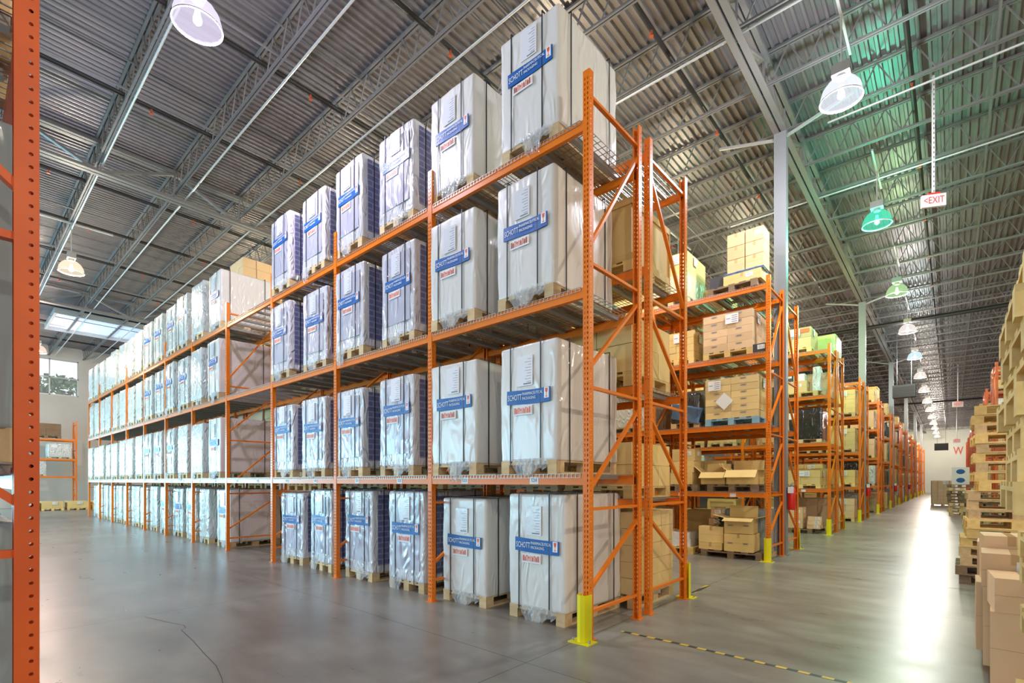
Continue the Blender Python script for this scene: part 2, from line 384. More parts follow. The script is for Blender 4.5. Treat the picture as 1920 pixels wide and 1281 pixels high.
# braces from columns up to joists (knee struts)
for j in range(6):
    y = Y0+PITCH+1.18+13.1*j; b = MB()
    for s in (-1, 1): b.bar((XE-.05+s*.1, y, roof_z(y)-.95), (XE-.05+s*1.3, y, roof_z(y)-.62), .05, .05)
    struct(ob('joist_brace', b.mesh('joist_brace', M['girder_l'])))
# X bridging between joists: long thin bars along Y
for i, xc in enumerate((-6, -9.3, -12.4, -19, -22.5, -25.7, -32, -36, 0.6, 4, 7.2)):
    b = MB(); b.bar((xc, YB, roof_z(YB)-.64), (xc, YW, roof_z(YW)-.64), .03, .03)
    b.bar((xc+.02, YB, roof_z(YB)-.06), (xc+.02, YW, roof_z(YW)-.06), .03, .03)
    struct(ob('joist_bridging', b.mesh('joist_bridging', M['joist'])))
# sprinkler pipes along Y with red heads
hb = MB(); hb.tube((0,0,0), (0,0,-.05), .022).tube((0,0,-.05), (0,0,-.10), .012).tube((0,0,-.10), (0,0,-.115), .04)
hm = hb.mesh('sprinkler_head', M['copper'])
for i, xc in enumerate((-4.0, -7.0, -10.0, -13.0, -17.5, -20.5, -23.5, -26.6, -31, -34.2, -38, -.6, 2.6, 5.8, 9)):
    za, zb = roof_z(YB)-.40, roof_z(YW)-.40
    p_ = ob('sprinkler_pipe', MB().tube((xc, YB, za), (xc, YW-.2, zb), .045, 8).mesh('sprinkler_pipe', M['pipe']))
    tag(p_, 'dark sprinkler pipe under the roof deck, %s from the left wall' % (['eleventh','tenth','ninth','eighth','seventh','sixth','fifth','fourth','third','second','first','twelfth','thirteenth','fourteenth','fifteenth'][i]), 'pipe', 'sprinkler pipes')
    y = 1.7 + (i % 2)*1.2
    n_ = 0
    while y < 34 and n_ < 9:
        ob('sprinkler_head', hm, p_, (xc, y, roof_z(y)-.43)); y += 3.28; n_ += 1
# dark main pipes running along X
for y, z, r in ((27.2, 8.45, .09), (55.0, 8.3, .08)):
    tag(ob('main_pipe', MB().tube((XW+.1, y, z), (XR-.1, y, z), r, 10).mesh('main_pipe', M['pipe'])), 'thick dark main pipe crossing under the roof, %s one' % ('nearer' if y < 40 else 'farther'), 'pipe')
# pale conduits under the joists
for y, dz, x0, x1, nm in ((4.30, -.74, XW+.2, 2, 'above the middle of the left aisle'), (2.50, -.72, XW+.2, XR-.2, 'above the near side of the left aisle'), (6.15, -.74, XW+.2, 1, 'above the long white-loaded rack'),
                      (9.05, -.70, -6.0, XR-.3, 'leading to the nearest right-hand lamp'), (12.5, -.70, -2, XR-.3, 'beside the exit sign hanger'), (15.6, -.70, -5, XR-.3, 'leading to the green lamp')):
    z = roof_z(y)+dz
    c_ = ob('conduit', MB().tube((x0, y, z), (x1, y, z), .022, 8).mesh('conduit', M['conduit'])); tag(c_, 'pale straight conduit under a roof joist, ' + nm, 'conduit', 'conduits under the roof')
# skylight unit near the left wall
sk = struct(ob('window_2', MB().box(-34.6, 3.3, 9.35, -34.5, 8.6, 9.6).box(-31.0, 3.3, 9.35, -30.9, 8.6, 9.6).box(-34.6, 3.2, 9.35, -30.9, 3.3, 9.6).box(-34.6, 8.6, 9.35, -30.9, 8.7, 9.6).mesh('skylight_frame', M['frame'])))
skm = emission('skylight_panel', (.62, .74, .95), .9)
ob('skylight_panel', MB().box(-34.5, 3.3, 9.52, -31.0, 8.6, 9.55).mesh('skylight_panel', skm), sk)

# ------------------------------------------------------------------ rack parts
PH = 5.70; PW = .078; PD = .072
def post_mesh(mt, name='upright_post'):
    b = MB(); pt = .0508; n = int((PH-.10)/pt)
    hw, hd = PW/2, PD/2
    # front face at y=-hd : two slot columns
    cols = [(-.023, -.010), (.010, .023)]
    for x0, x1 in ((-hw, -.023), (-.010, .010), (.023, hw)):
        b.quad((x0, -hd, 0), (x1, -hd, 0), (x1, -hd, PH), (x0, -hd, PH))
    for x0, x1 in cols:
        zp = 0
        for i in range(n):
            z0 = .06+i*pt; b.quad((x0, -hd, zp), (x1, -hd, zp), (x1, -hd, z0), (x0, -hd, z0)); 
            # teardrop: narrow lower third
            xm = (x0+x1)/2; zt = z0+.010
            b.v += [(x0, -hd, z0), (xm-.003, -hd, z0), (x0, -hd, zt)]; k = len(b.v); b.f.append((k-3, k-2, k-1)); b.m.append(0)
            b.v += [(x1, -hd, z0), (x1, -hd, zt), (xm+.003, -hd, z0)]; k = len(b.v); b.f.append((k-3, k-2, k-1)); b.m.append(0)
            zp = z0+.028
        b.quad((x0, -hd, zp), (x1, -hd, zp), (x1, -hd, PH), (x0, -hd, PH))
    # side faces with one column of round holes
    for s in (-1, 1):
        X = s*hw; c = -.012; r = .0072; q = .012
        for y0, y1 in ((-hd, c-q), (c+q, hd)):
            b.quad((X, y0, 0), (X, y1, 0), (X, y1, PH), (X, y0, PH))
        zp = 0
        for i in range(n):
            zc = .075+i*pt
            b.quad((X, c-q, zp), (X, c+q, zp), (X, c+q, zc-q), (X, c-q, zc-q))
            k = len(b.v)
            for j in range(8):
                t = PI/8+j*PI/4; ci, si = math.cos(t), math.sin(t); mm = max(abs(ci), abs(si))
                b.v.append((X, c+q*ci/mm, zc+q*si/mm)); b.v.append((X, c+r*ci, zc+r*si))
            for j in range(8):
                j2 = (j+1) % 8; b.f.append((k+2*j, k+2*j2, k+2*j2+1, k+2*j+1)); b.m.append(0)
            # square corners
            zp = zc+q
            for sy, sz in ((1,1),(-1,1),(-1,-1),(1,-1)):
                f = math.tan(PI/8)*q
                b.v += [(X, c+sy*q, zc+sz*q), (X, c+sy*q, zc+sz*f), (X, c+sy*f, zc+sz*q)]; kk = len(b.v); b.f.append((kk-3, kk-2, kk-1)); b.m.append(0)
        b.quad((X, c-q, zp), (X, c+q, zp), (X, c+q, PH), (X, c-q, PH))
    # return lips
    for s in (-1, 1): b.quad((s*hw, hd, 0), (s*(hw-.018), hd, 0), (s*(hw-.018), hd, PH), (s*hw, hd, PH))
    return b.mesh(name, mt)
# (corner triangles above overlap the octagon ring edge exactly; ring outer points lie on the square)
POST = post_mesh(M['orange']); POST_D = post_mesh(M['orange_dark'])
FOOT = MB().box(-.065, -.06, 0, .065, .06, .008).mesh('foot_plate', M['orange'])
BL = BAY-PW
def beam_mesh(L, mt, h=.105):
    b = MB(); b.box(-L/2, -.025, -h, L/2, .0, -.012).box(-L/2, 0.0, -h, L/2, .02, -.03)
    b.box(-L/2, -.025, -.012, L/2, -.006, 0)
    for s in (-1, 1): b.box(s*(L/2), -.031, -.19, s*(L/2+.05), -.026, .02)
    return b.mesh('load_beam', mt)
BEAM = beam_mesh(BL, M['orange']); BEAM_D = beam_mesh(BL, M['orange_dark'])
def deck_mesh():
    b = MB(); w_ = 1.13; r = .0035
    n = 22
    for i in range(n+1):
        x = -w_/2+i*w_/n; b.box(x-r, -.035, .0, x+r, FD+.035, .005)
        b.box(x-r, -.040, -.035, x+r, -.035, .004)
    m_ = 11
    for j in range(m_+1):
        y = -.035+j*(FD+.07)/m_; b.box(-w_/2, y-r, .004, w_/2, y+r, .009)
    b.box(-w_/2, -.041, -.036, w_/2, -.036, -.031)
    return b.mesh('wire_deck', M['galv'])
DECK = deck_mesh()
_b = MB()
for x in (-.38, 0, .38): _b.box(x-.028, .03, -.045, x+.028, FD-.03, -.001)
CHAN = _b.mesh('support_channel', M['channel'])
LABEL = MB().box(-.06, -.0285, -.098, .06, -.0252, -.022).mesh('location_label', M['paper'])
def brace_mesh(p, q, mt): return MB().bar(p, q, .030, .042, up=(1,0,0)).mesh('frame_brace', mt)
HZ = (.28, 1.31, 2.54, 3.79, 5.47); DG = ((.49, 1.15), (1.49, 2.40), (2.72, 3.64), (3.94, 5.34))
def braces(mt):
    L_ = []
    for z in HZ: L_.append(brace_mesh((0, PD/2-.03, z), (0, FD-PD/2+.03, z), mt))
    for z0, z1 in DG: L_.append(brace_mesh((0, PD/2-.03, z0), (0, FD-PD/2+.03, z1), mt))
    return L_
BR = braces(M['orange']); BR_D = braces(M['orange_dark'])
_b = MB()
for z in HZ: _b.bar((0, .03, z), (0, FD-.03, z), .03, .042, up=(1,0,0))
for z0, z1 in DG: _b.bar((0, .03, z0), (0, FD-.03, z1), .03, .042, up=(1,0,0))
BR_ALL = _b.mesh('frame_bracing', M['orange'])
LV_A = (1.66, 3.54, 5.22); LV_B = (1.37, 2.76, 4.18, 5.54)
def rack(xe, yf, flip, nb, levels, label, detail=2, direction=-1, dark=False, nums=None, first_dark_levels=()):
    """posts at xe, xe+direction*BAY...; front face looks to -Y (flip: to +Y)"""
    t = thing('pallet_rack', label, 'rack', (xe, yf, 0), PI if flip else 0, 'orange pallet racks')
    sx = direction*(-1 if flip else 1)
    P, B_, R_ = (POST_D, BEAM_D, BR_D) if dark else (POST, BEAM, BR)
    for k in range(nb+1):
        x = sx*BAY*k
        a = ob('upright_post', P, t, (x, 0, 0)); c = ob('upright_post', P, t, (x, FD, 0), (0, 0, PI))
        if detail >= 2:
            ob('foot_plate', FOOT, a); ob('foot_plate', FOOT, c)
            for r_ in R_: ob('frame_brace', r_, t, (x, 0, 0))
        else: ob('frame_bracing', BR_ALL, t, (x, 0, 0))
    for k in range(nb):
        xc = sx*(BAY*k+BAY/2)
        for li, z in enumerate(levels):
            f = ob('load_beam', B_, t, (xc, -.006, z)); g = ob('load_beam', B_, t, (xc, FD+.006, z), (0, 0, PI))
            if li == 0 and k < 6:
                for s in (-1, 1):
                    lb = ob('location_label', LABEL, f, (s*.55, 0, 0))
            for s in (-1, 1):
                d = ob('wire_deck', DECK, t, (xc+s*.585, 0, z+.001))
                if detail >= 1: ob('support_channel', CHAN, d)
            if nums and li == 0:
                for s in (-1, 1):
                    num = nums - 2*k - (1 if s < 0 else 0)
                    tm = text_mesh(str(num), .055, M['grey_print'])
                    ob('lettering', tm, f, (s*.55, -.030, -.060), (PI/2, 0, 0))
    return t

# ------------------------------------------------------------------ pallets
def pallet_mesh(w, d, mt, h=.144, sp=True):
    """short side w faces -Y; runners (boards+blocks) along Y"""
    b = MB(); n = 5 if w < .95 else 6
    for i in range(5):   # top boards along Y
        bw = .13; x = -w/2+bw/2+i*(w-bw)/4; b.box(x-bw/2, -d/2, h-.022, x+bw/2, d/2, h)
    for yy in (-d/2, -.07, d/2-.14): b.box(-w/2, yy, h-.044, w/2, yy+.14, h-.022)
    for xx in (-w/2, -.06, w/2-.12):
        for yy in (-d/2, -.07, d/2-.14): b.box(xx, yy, .022, xx+.12, yy+.14, h-.044)
        b.box(xx, -d/2, 0, xx+.12, d/2, .022)
    return b.mesh('pallet', mt)
PAL = pallet_mesh(.80, 1.20, M['wood']); PAL_W = pallet_mesh(1.0, 1.1, M['wood_yellow']); PAL_B = pallet_mesh(1.0, 1.1, M['wood_blue']); PAL_D = pallet_mesh(1.1, 1.1, M['wood_dark'])

def wavy_box(w, d, z0, z1, mt, name, amp=.008, rad=.035, nx=8, ny=10, nz=12, seed=0, bulge=.0):
    """closed box with rounded edges and slightly puckered faces"""
    import bmesh
    bm = bmesh.new(); h = z1-z0
    def lin(n, L):  # positions incl. tight edge rows
        e = rad*.5; return [-L/2, -L/2+e, -L/2+rad*1.3] + [(-L/2+rad*1.3)+(L-2.6*rad)*i/n for i in range(1, n)] + [L/2-rad*1.3, L/2-e, L/2]
    X = lin(nx, w); Y = lin(ny, d); Z = [z+h/2+z0 for z in lin(nz, h)]
    idx = {}
    def V(x, y, z):
        k = (round(x, 5), round(y, 5), round(z, 5))
        if k in idx: return idx[k]
        p = Vector((x, y, z)); c = Vector((max(-w/2+rad, min(w/2-rad, x)), max(-d/2+rad, min(d/2-rad, y)), max(z0+rad*.3, min(z1-rad, z))))
        q = p-c
        if q.length > rad*.3 and q.length > 0: p = c+q.normalized()*rad
        nn = noise.noise(Vector((x*2.4+seed, y*2.4, z*3.1)))*amp*1.4 + noise.noise(Vector((x*9, y*9+seed, z*5)))*amp
        dirv = Vector((x/(w/2) if abs(x) > w/2-rad*1.4 else 0, y/(d/2) if abs(y) > d/2-rad*1.4 else 0, 0))
        if dirv.length: p += dirv.normalized()*(nn+bulge*math.sin(PI*(z-z0)/h))
        else: p.z += nn if z > (z0+z1)/2 else 0
        v = bm.verts.new(p); idx[k] = v; return v
    def grid(A, B, fn, flip):
        for i in range(len(A)-1):
            for j in range(len(B)-1):
                q = [fn(A[i], B[j]), fn(A[i+1], B[j]), fn(A[i+1], B[j+1]), fn(A[i], B[j+1])]
                if flip: q.reverse()
                try: f = bm.faces.new(q); f.smooth = True
                except ValueError: pass
    grid(X, Z, lambda a, c: V(a, -d/2, c), False); grid(X, Z, lambda a, c: V(a, d/2, c), True)
    grid(Y, Z, lambda a, c: V(w/2, a, c), False); grid(Y, Z, lambda a, c: V(-w/2, a, c), True)
    grid(X, Y, lambda a, c: V(a, c, z1), False); grid(X, Y, lambda a, c: V(a, c, z0), True)
    me = bpy.data.meshes.new(name); bm.to_mesh(me); bm.free(); me.materials.append(mt); return me

LW, LD, LZ0, LZ1 = .83, 1.21, .146, 1.40
def strap_mesh_front(x):   # over front, top, back
    b = MB(); t = .006; w_ = .007
    b.box(x-w_, -LD/2-.016, .09, x+w_, -LD/2-.016+t, LZ1+.012).box(x-w_, LD/2+.010, .09, x+w_, LD/2+.016, LZ1+.012).box(x-w_, -LD/2-.016, LZ1+.010, x+w_, LD/2+.016, LZ1+.016)
    return b.mesh('strap', M['black'])
def strap_mesh_side(y):
    b = MB(); t = .006; w_ = .007
    for s in (-1, 1): b.box(s*(LW/2+.013)-t/2, y-w_, .09, s*(LW/2+.013)+t/2, y+w_, LZ1+.012)
    b.box(-LW/2-.016, y-w_, LZ1+.012, LW/2+.016, y+w_, LZ1+.018); return b.mesh('strap', M['black'])
STR = [strap_mesh_front(-.24), strap_mesh_front(.20), strap_mesh_side(-.40), strap_mesh_side(.40)]
BAND = MB()
for i in range(8):
    xa, xb = -.315+i*.63/8, -.315+(i+1)*.63/8
    f = lambda x: -.012*math.sin((x+.3)*4)
    BAND.quad((xa, -.006-.003*math.sin(i), .0+f(xa)), (xb, -.006-.003*math.sin(i+1), .0+f(xb)), (xb, -.006-.003*math.sin(i+1), .15+f(xb)), (xa, -.006-.003*math.sin(i), .15+f(xa)))
BAND.v += [(x, y+.006, z) for x, y, z in BAND.v[:]]; BAND.f += [(a+32, d+32, c+32, b_+32) for a, b_, c, d in BAND.f[:]]; BAND.m += [0]*8
BAND = BAND.mesh('blue_band', M['blue'])
TX1 = fit(text_mesh('SCHOTT', .088, M['white']), .205, .062); TX2 = fit(text_mesh('PHARMACEUTICAL', .044, M['white']), .29, .030); TX3 = fit(text_mesh('PACKAGING', .044, M['white']), .19, .030)
SYM = MB().box(-.032, -.002, -.055, .032, 0, .055)
SYM = SYM.mesh('symbol_panel', M['white'])
_b = MB()   # wine glass symbol
_b.quad((-.018, -.003, .045), (-.014, -.003, .010), (.014, -.003, .010), (.018, -.003, .045)).quad((-.014, -.003, .010), (-.004, -.003, -.002), (.004, -.003, -.002), (.014, -.003, .010))
_b.quad((-.003, -.003, -.002), (-.003, -.003, -.036), (.003, -.003, -.036), (.003, -.003, -.002)).quad((-.014, -.003, -.036), (-.014, -.003, -.044), (.014, -.003, -.044), (.014, -.003, -.036))
GLASS = _b.mesh('glass_symbol', M['red'])
STK = MB().box(-.14, -.004, -.05, .14, 0, .05).mesh('red_sticker', M['paper'])
_b = MB(); _r = random.Random(3); _b.box(-.13, -.0055, -.035, -.128, -.004, .035).box(.128, -.0055, -.035, .13, -.004, .035)
x_ = -.12
while x_ < .115:
    wv = _r.uniform(.014, .026)
    _b.box(x_, -.0055, -.032, x_+.006, -.004, .032).box(x_, -.0055, _r.choice((.02, .0, -.03)), x_+wv*.9, -.004, _r.choice((.03, .012))+.004); _b.box(x_+wv*.6, -.0055, -.032, x_+wv*.6+.005, -.004, .02); x_ += wv+.006
STKP = _b.mesh('red_marks', M['orange_print'])
POUCH = MB().box(-.11, -.006, -.16, .11, 0, .16).mesh('document_pouch', M['pouch'])
_b = MB()
for i in range(9):
    zz = .12-i*.03; wl = _r.uniform(.04, .09); _b.box(.09-wl, -.0075, zz, .09, -.006, zz+.0035)
_b.box(-.02, -.0075, -.145, .09, -.006, -.133); PLINES = _b.mesh('printed_lines', M['grey_print'])
def tail_mesh(seed, w_=.30, h_=.18):
    r = random.Random(seed); b = MB(); nx, nz = 14, 8; n = 0
    for j in range(nz+1):
        for i in range(nx+1):
            u = i/nx-.5; v = j/nz; ww = w_*(1-.35*v)
            drop = h_*(1-abs(u)*1.2*(.5+.5*math.sin(seed+u*9)))
            b.v.append((u*ww+.02*math.sin(v*5+seed), -.022-.016*math.sin(u*30+v*6+seed)-.012*v*math.sin(u*13+seed), .0-v*max(.03, drop)))
    for j in range(nz):
        for i in range(nx):
            a = j*(nx+1)+i; b.f.append((a, a+1, a+nx+2, a+nx+1)); b.m.append(0)
    return b.mesh('film_tail', M['clear'], True)
TAILS = [tail_mesh(s_, *z_) for s_, z_ in ((1, (.46, .24)), (2, (.34, .20)), (5, (.50, .18)), (8, (.30, .26)))]
COV_A = wavy_box(LW, LD, LZ0, LZ1, M['sheet'], 'cover', .007, seed=1)
COV_A2 = wavy_box(LW, LD, LZ0, LZ1, M['sheet'], 'cover', .010, seed=11)
COV_B = wavy_box(LW, LD, LZ0, LZ1, M['sheet_film'], 'cover', .009, seed=5)
COV_C = wavy_box(LW, LD, LZ0, LZ1+.02, M['film_pale'], 'cover', .014, seed=9, bulge=.012)
COV_D = wavy_box(LW, LD, LZ0, LZ1+.02, M['film_grey'], 'cover', .014, seed=19, bulge=.012)
NAVY = MB().box(-LW/2-.009, -LD/2+.10, LZ0+.10, LW/2+.009, LD/2-.08, LZ1-.07).mesh('tray_stack', M['navy'])
FPAN = MB().box(-LW/2+.10, -LD/2-.007, LZ0+.16, LW/2-.10, -LD/2, LZ1-.12).mesh('front_panel', M['lilac'])
def white_load(kind, seed):
    """kind A plain white cover, B film over cover with navy tray sides, C film only, D grey film"""
    r = random.Random(seed)
    t = thing('wrapped_pallet_load', 'x', 'pallet load')
    ob('pallet', PAL, t)
    ob('cover', {'A': COV_A if seed % 2 else COV_A2, 'B': COV_B, 'C': COV_C, 'D': COV_D, 'E': COV_C}[kind], t)
    if kind == 'B': ob('tray_stack', NAVY, t); ob('front_panel', FPAN, t)
    if kind in 'ABE':
        for s_ in STR: ob('strap', s_, t)
        zc = .80 if kind == 'A' else .84; zc += r.uniform(-.05, .03); yf = -LD/2-.010
        g = ob('blue_band', BAND, t, (-.0+r.uniform(-.03, .03), yf, zc), (0, r.uniform(-.02, .02), 0))
        ob('lettering', TX1, g, (-.190, -.0125, .070), (PI/2, 0, 0)); ob('lettering', TX2, g, (.070, -.0125, .098), (PI/2, 0, 0)); ob('lettering', TX3, g, (.020, -.0125, .050), (PI/2, 0, 0))
        ob('symbol_panel', SYM, g, (.265, -.010, .083)); ob('glass_symbol', GLASS, g, (.265, -.0105, .083))
        s2 = ob('red_sticker', STK, t, (-.02+r.uniform(-.06, .04), yf-.002, zc-.075)); ob('red_marks', STKP, s2)
        p2 = ob('document_pouch', POUCH, t, (-.05+r.uniform(-.02, .08), yf-.003, zc+.345)); ob('printed_lines', PLINES, p2)
    for n_ in range(1 if kind != 'A' else 2):
        ob('film_tail', TAILS[(seed+n_) % 4], t, (r.uniform(-.25, .25), -LD/2, LZ0+.02))
    return t
PROTO = {}
def place_white(kind, seed, x, y, z, rz, label, group, sc=1.0):
    key = (kind, seed % 3)
    if key not in PROTO: o = white_load(kind, seed % 3 + 1); PROTO[key] = o
    else: o = copy_tree(PROTO[key])
    o.location = (x, y, z); o.rotation_euler = (0, 0, rz); o.scale = (1, 1, sc); tag(o, label, 'pallet load', group); return o

# ------------------------------------------------------------------ row 0 : the long rack with white loads
rack(XE, Y0, False, 11, LV_A, 'long orange rack of white wrapped loads along the left aisle', nums=524)
rl = random.Random(21); lev_name = ['floor level', 'first shelf', 'second shelf', 'top shelf']
EPS = .011
for k in range(11):
    if k == 3: continue
    for li, z in enumerate((0,)+LV_A):
        for s in (0, 1):
            n = 2*k+s+1 - (2 if k > 3 else 0)
            off = .79 if s == 0 else 2.03
            x = XE-BAY*k-off + rl.uniform(-.03, .03)
            y = Y0+LD/2+(.15 if li == 0 else -.02)+rl.uniform(-.03, .04)
            if k == 0: kind = 'A'
            elif k in (1, 2): kind = 'B'
            elif k == 4: kind = 'A' if s == 0 else 'C'
            elif k in (5, 6): kind = 'E' if rl.random() < .75 else 'C'
            else: kind = 'C'
            desc = {'A': 'white sheet-covered load with blue band', 'B': 'wrapped load with navy sides', 'E': 'wrinkled load with blue band', 'C': 'pale unbanded wrapped load'}[kind]
            rz = rl.uniform(-.03, .03)
            if li == 0: rz = rl.uniform(-.05, .06)
            place_white(kind, rl.randint(0, 2), x, y, (z+EPS if li else 0), rz, '%s, %s of long front rack, %s from main aisle' % (desc, lev_name[li], ORD[n]), 'wrapped loads in the long front rack', 1+rl.uniform(-.02, .035))
# foreground rack on the left of the picture
rack(XE, .20, True, 1, LV_A, 'dark orange rack whose end post fills the left edge', direction=-1, dark=True)
for li, z in enumerate((0,)+LV_A):
    for s in range(2):
        place_white('D', s+li, XE-.62-s*1.2, .20-LD/2+.0, (z+EPS if li else 0), PI, 'grey wrapped load, %s of the left edge rack, %s from its end post' % (lev_name[li], ORD[s+1]), 'grey loads in the left edge rack')

# ------------------------------------------------------------------ cartons
def carton(w, d, h, mt, label=None, tape=True, name='carton'):
    r = .004
    b = MB(); b.box(-w/2, -d/2, 0, w/2, d/2, h)
    me = b.mesh('carton', mt); return me
_cm = {}
def q(v): return round(v/.02)*.02
def carton_obj(w, d, h, mk='carton', loc=(0,0,0), rz=0, label='', cat='carton', group=None, paper=True, parent=None, seed=0, tape=True):
    w, d, h = q(w), q(d), q(h); key = (w, d, h, mk)
    if key not in _cm:
        _cm[key] = MB().box(-w/2, -d/2, 0, w/2, d/2, h).mesh('carton', M[mk])
    o = ob('carton', _cm[key], parent, loc, (0, 0, rz))
    if not parent: tag(o, label, cat, group)
    if tape:
        kt = (w, d, h, 't')
        if kt not in _cm:
            _cm[kt] = MB().box(-.025, -d/2-.001, h-.08, .025, -d/2, h).box(-.025, -d/2, h, .025, d/2, h+.0012).box(-.025, d/2, h-.08, .025, d/2+.001, h).box(-w/2, -d/2-.0008, h*.5-.002, w/2, -d/2, h*.5+.001).mesh('packing_tape', M['tape'])
        ob('packing_tape', _cm[kt], o)
    if paper:
        if 'pl' not in _cm:
            _cm['pl'] = MB().box(-.07, -.003, -.045, .07, 0, .045).mesh('paper_label', M['paper'])
            b = MB()
            for i in range(4): b.box(-.05, -.0042, .028-i*.018, .01+.01*i, -.003, .033-i*.018)
            _cm['pp'] = b.mesh('printed_lines', M['grey_print'])
        sc = min(1.0, w/.24, h/.14)
        p_ = ob('paper_label', _cm['pl'], o, (w*.2, -d/2, h*.62), scale=(sc, 1, sc)); ob('printed_lines', _cm['pp'], p_)
        p_ = ob('paper_label', _cm['pl'], o, (w/2, d*.05, h*.62), (0, 0, PI/2), scale=(sc, 1, sc))
    return o
def open_carton(w, d, h, mk, loc, rz, label, group=None, angs=(2.2, 2.0, 1.2, 2.4)):
    b = MB(); t_ = .006
    b.box(-w/2, -d/2, 0, w/2, d/2, t_).box(-w/2, -d/2, 0, -w/2+t_, d/2, h).box(w/2-t_, -d/2, 0, w/2, d/2, h).box(-w/2, -d/2, 0, w/2, -d/2+t_, h).box(-w/2, d/2-t_, 0, w/2, d/2, h)
    o = ob('open_carton', b.mesh('open_carton', M[mk]), None, loc, (0, 0, rz)); tag(o, label, 'carton', group)
    F = min(w, d)*.48
    fx = MB().box(-w/2, 0, -.002, w/2, F, .003).mesh('flap', M[mk]); fy = MB().box(-d/2, 0, -.002, d/2, F, .003).mesh('flap', M[mk])
    # flap rotation: angle up from pointing inward (0) over vertical (pi/2) to hanging outside (pi)
    ob('flap', fx, o, (0, -d/2, h), (angs[0], 0, 0)); ob('flap', fx, o, (0, d/2, h), (angs[1], 0, PI))
    ob('flap', fy, o, (-w/2, 0, h), (angs[2], 0, -PI/2)); ob('flap', fy, o, (w/2, 0, h), (angs[3], 0, PI/2))
    return o
def stack_mesh(w, d, h, nx, ny, nz, mt, seed=0):
    r = random.Random(seed); b = MB()
    cw, cd, ch = w/nx, d/ny, h/nz
    for k in range(nz):
        for i in range(nx):
            for j in range(ny):
                if 0 < i < nx-1 and 0 < j < ny-1 and k < nz-1: continue
                jx, jy = r.uniform(-.006, .006), r.uniform(-.006, .006)
                b.box(-w/2+i*cw+.004+jx, -d/2+j*cd+.004+jy, k*ch+.001, -w/2+(i+1)*cw-.004+jx, -d/2+(j+1)*cd-.004+jy, (k+1)*ch-.003)
    return b
BIGL = MB().box(-.13, -.004, -.10, .13, 0, .10).mesh('shipping_label', M['paper'])
_b = MB()
for i in range(4): _b.box(.0, -.0055, .055-i*.042, .11, -.004, .066-i*.042)
_b.box(-.11, -.0055, .0, -.03, -.004, .012)
BIGP = _b.mesh('printed_lines', M['grey_print'])
DIAM = MB().box(-.13, -.003, -.13, .13, 0, .13).mesh('diamond_label', M['paper'])
MARK = MB().box(-.06, -.0015, -.018, .06, 0, -.015).box(-.06, -.0015, .015, .06, 0, .018).box(-.06, -.0015, -.018, -.057, 0, .018).box(.057, -.0015, -.018, .06, 0, .018).box(-.045, -.0015, -.008, .045, 0, .008).mesh('printed_mark', M['grey_print'])
def carton_load(w, d, h, n, mk, pal='wood_yellow', film='clear2', parts=True, label=True, diamond=False, marks=False, seed=0, film_h=1.0):
    t = thing('carton_pallet_load', 'x', 'pallet load'); nx, ny, nz = n; r = random.Random(seed)
    key = ('pal', w, d, pal)
    if key not in _cm: _cm[key] = pallet_mesh(w, d, M[pal])
    ob('pallet', _cm[key], t); z0 = .146
    if parts:
        cw, cd, ch = w/nx, d/ny, h/nz; key = (cw, cd, ch, mk, 'p')
        if key not in _cm: _cm[key] = MB().box(-cw/2+.003, -cd/2+.003, 0, cw/2-.003, cd/2-.003, ch-.004).mesh('carton', M[mk])
        for k in range(nz):
            for i in range(nx):
                for j in range(ny):
                    if 0 < i < nx-1 and 0 < j and k < nz-1: continue
                    c_ = ob('carton', _cm[key], t, (-w/2+(i+.5)*cw+r.uniform(-.004, .004), -d/2+(j+.5)*cd+r.uniform(-.004, .004), z0+k*ch))
                    if marks and j == 0:
                        ob('printed_mark', MARK, c_, (-.02, -cd/2+.002, ch*.72))
    else:
        ob('carton_stack', stack_mesh(w, d, h, nx, ny, nz, M[mk], seed).mesh('carton_stack', M[mk]), t, (0, 0, z0))
    if film:
        ob('film_wrap', wavy_box(w+.03, d+.03, z0-.03, z0+h*film_h+.012, M[film], 'film_wrap', .006, .02, 6, 6, 6, seed), t)
    if label:
        p_ = ob('shipping_label', BIGL, t, (-w/2+.2 if diamond else w*.1, -d/2-.022, z0+h-.14)); ob('printed_lines', BIGP, p_)
        p_ = ob('shipping_label', BIGL, t, (w/2+.022, -d*.15, z0+h-.14), (0, 0, PI/2), (.7, 1, 1)); ob('printed_lines', BIGP, p_)
    if diamond: ob('diamond_label', DIAM, t, (-w*.12, -d/2-.024, z0+h*.42), (0, PI/4, 0))
    return t
def block_load(w, d, h, mk, pal='wood', seed=0):
    t = thing('wrapped_block_load', 'x', 'pallet load'); key = ('pal', w, d, pal)
    if key not in _cm: _cm[key] = pallet_mesh(w, d, M[pal])
    ob('pallet', _cm[key], t); ob('wrapped_block', wavy_box(w+.03, d+.02, .12, .146+h, M[mk], 'wrapped_block', .012, .04, 7, 7, 7, seed, .01), t)
    p_ = ob('shipping_label', BIGL, t, (-w*.25, -d/2-.032, .146+h-.22), (0, .1, 0)); return t
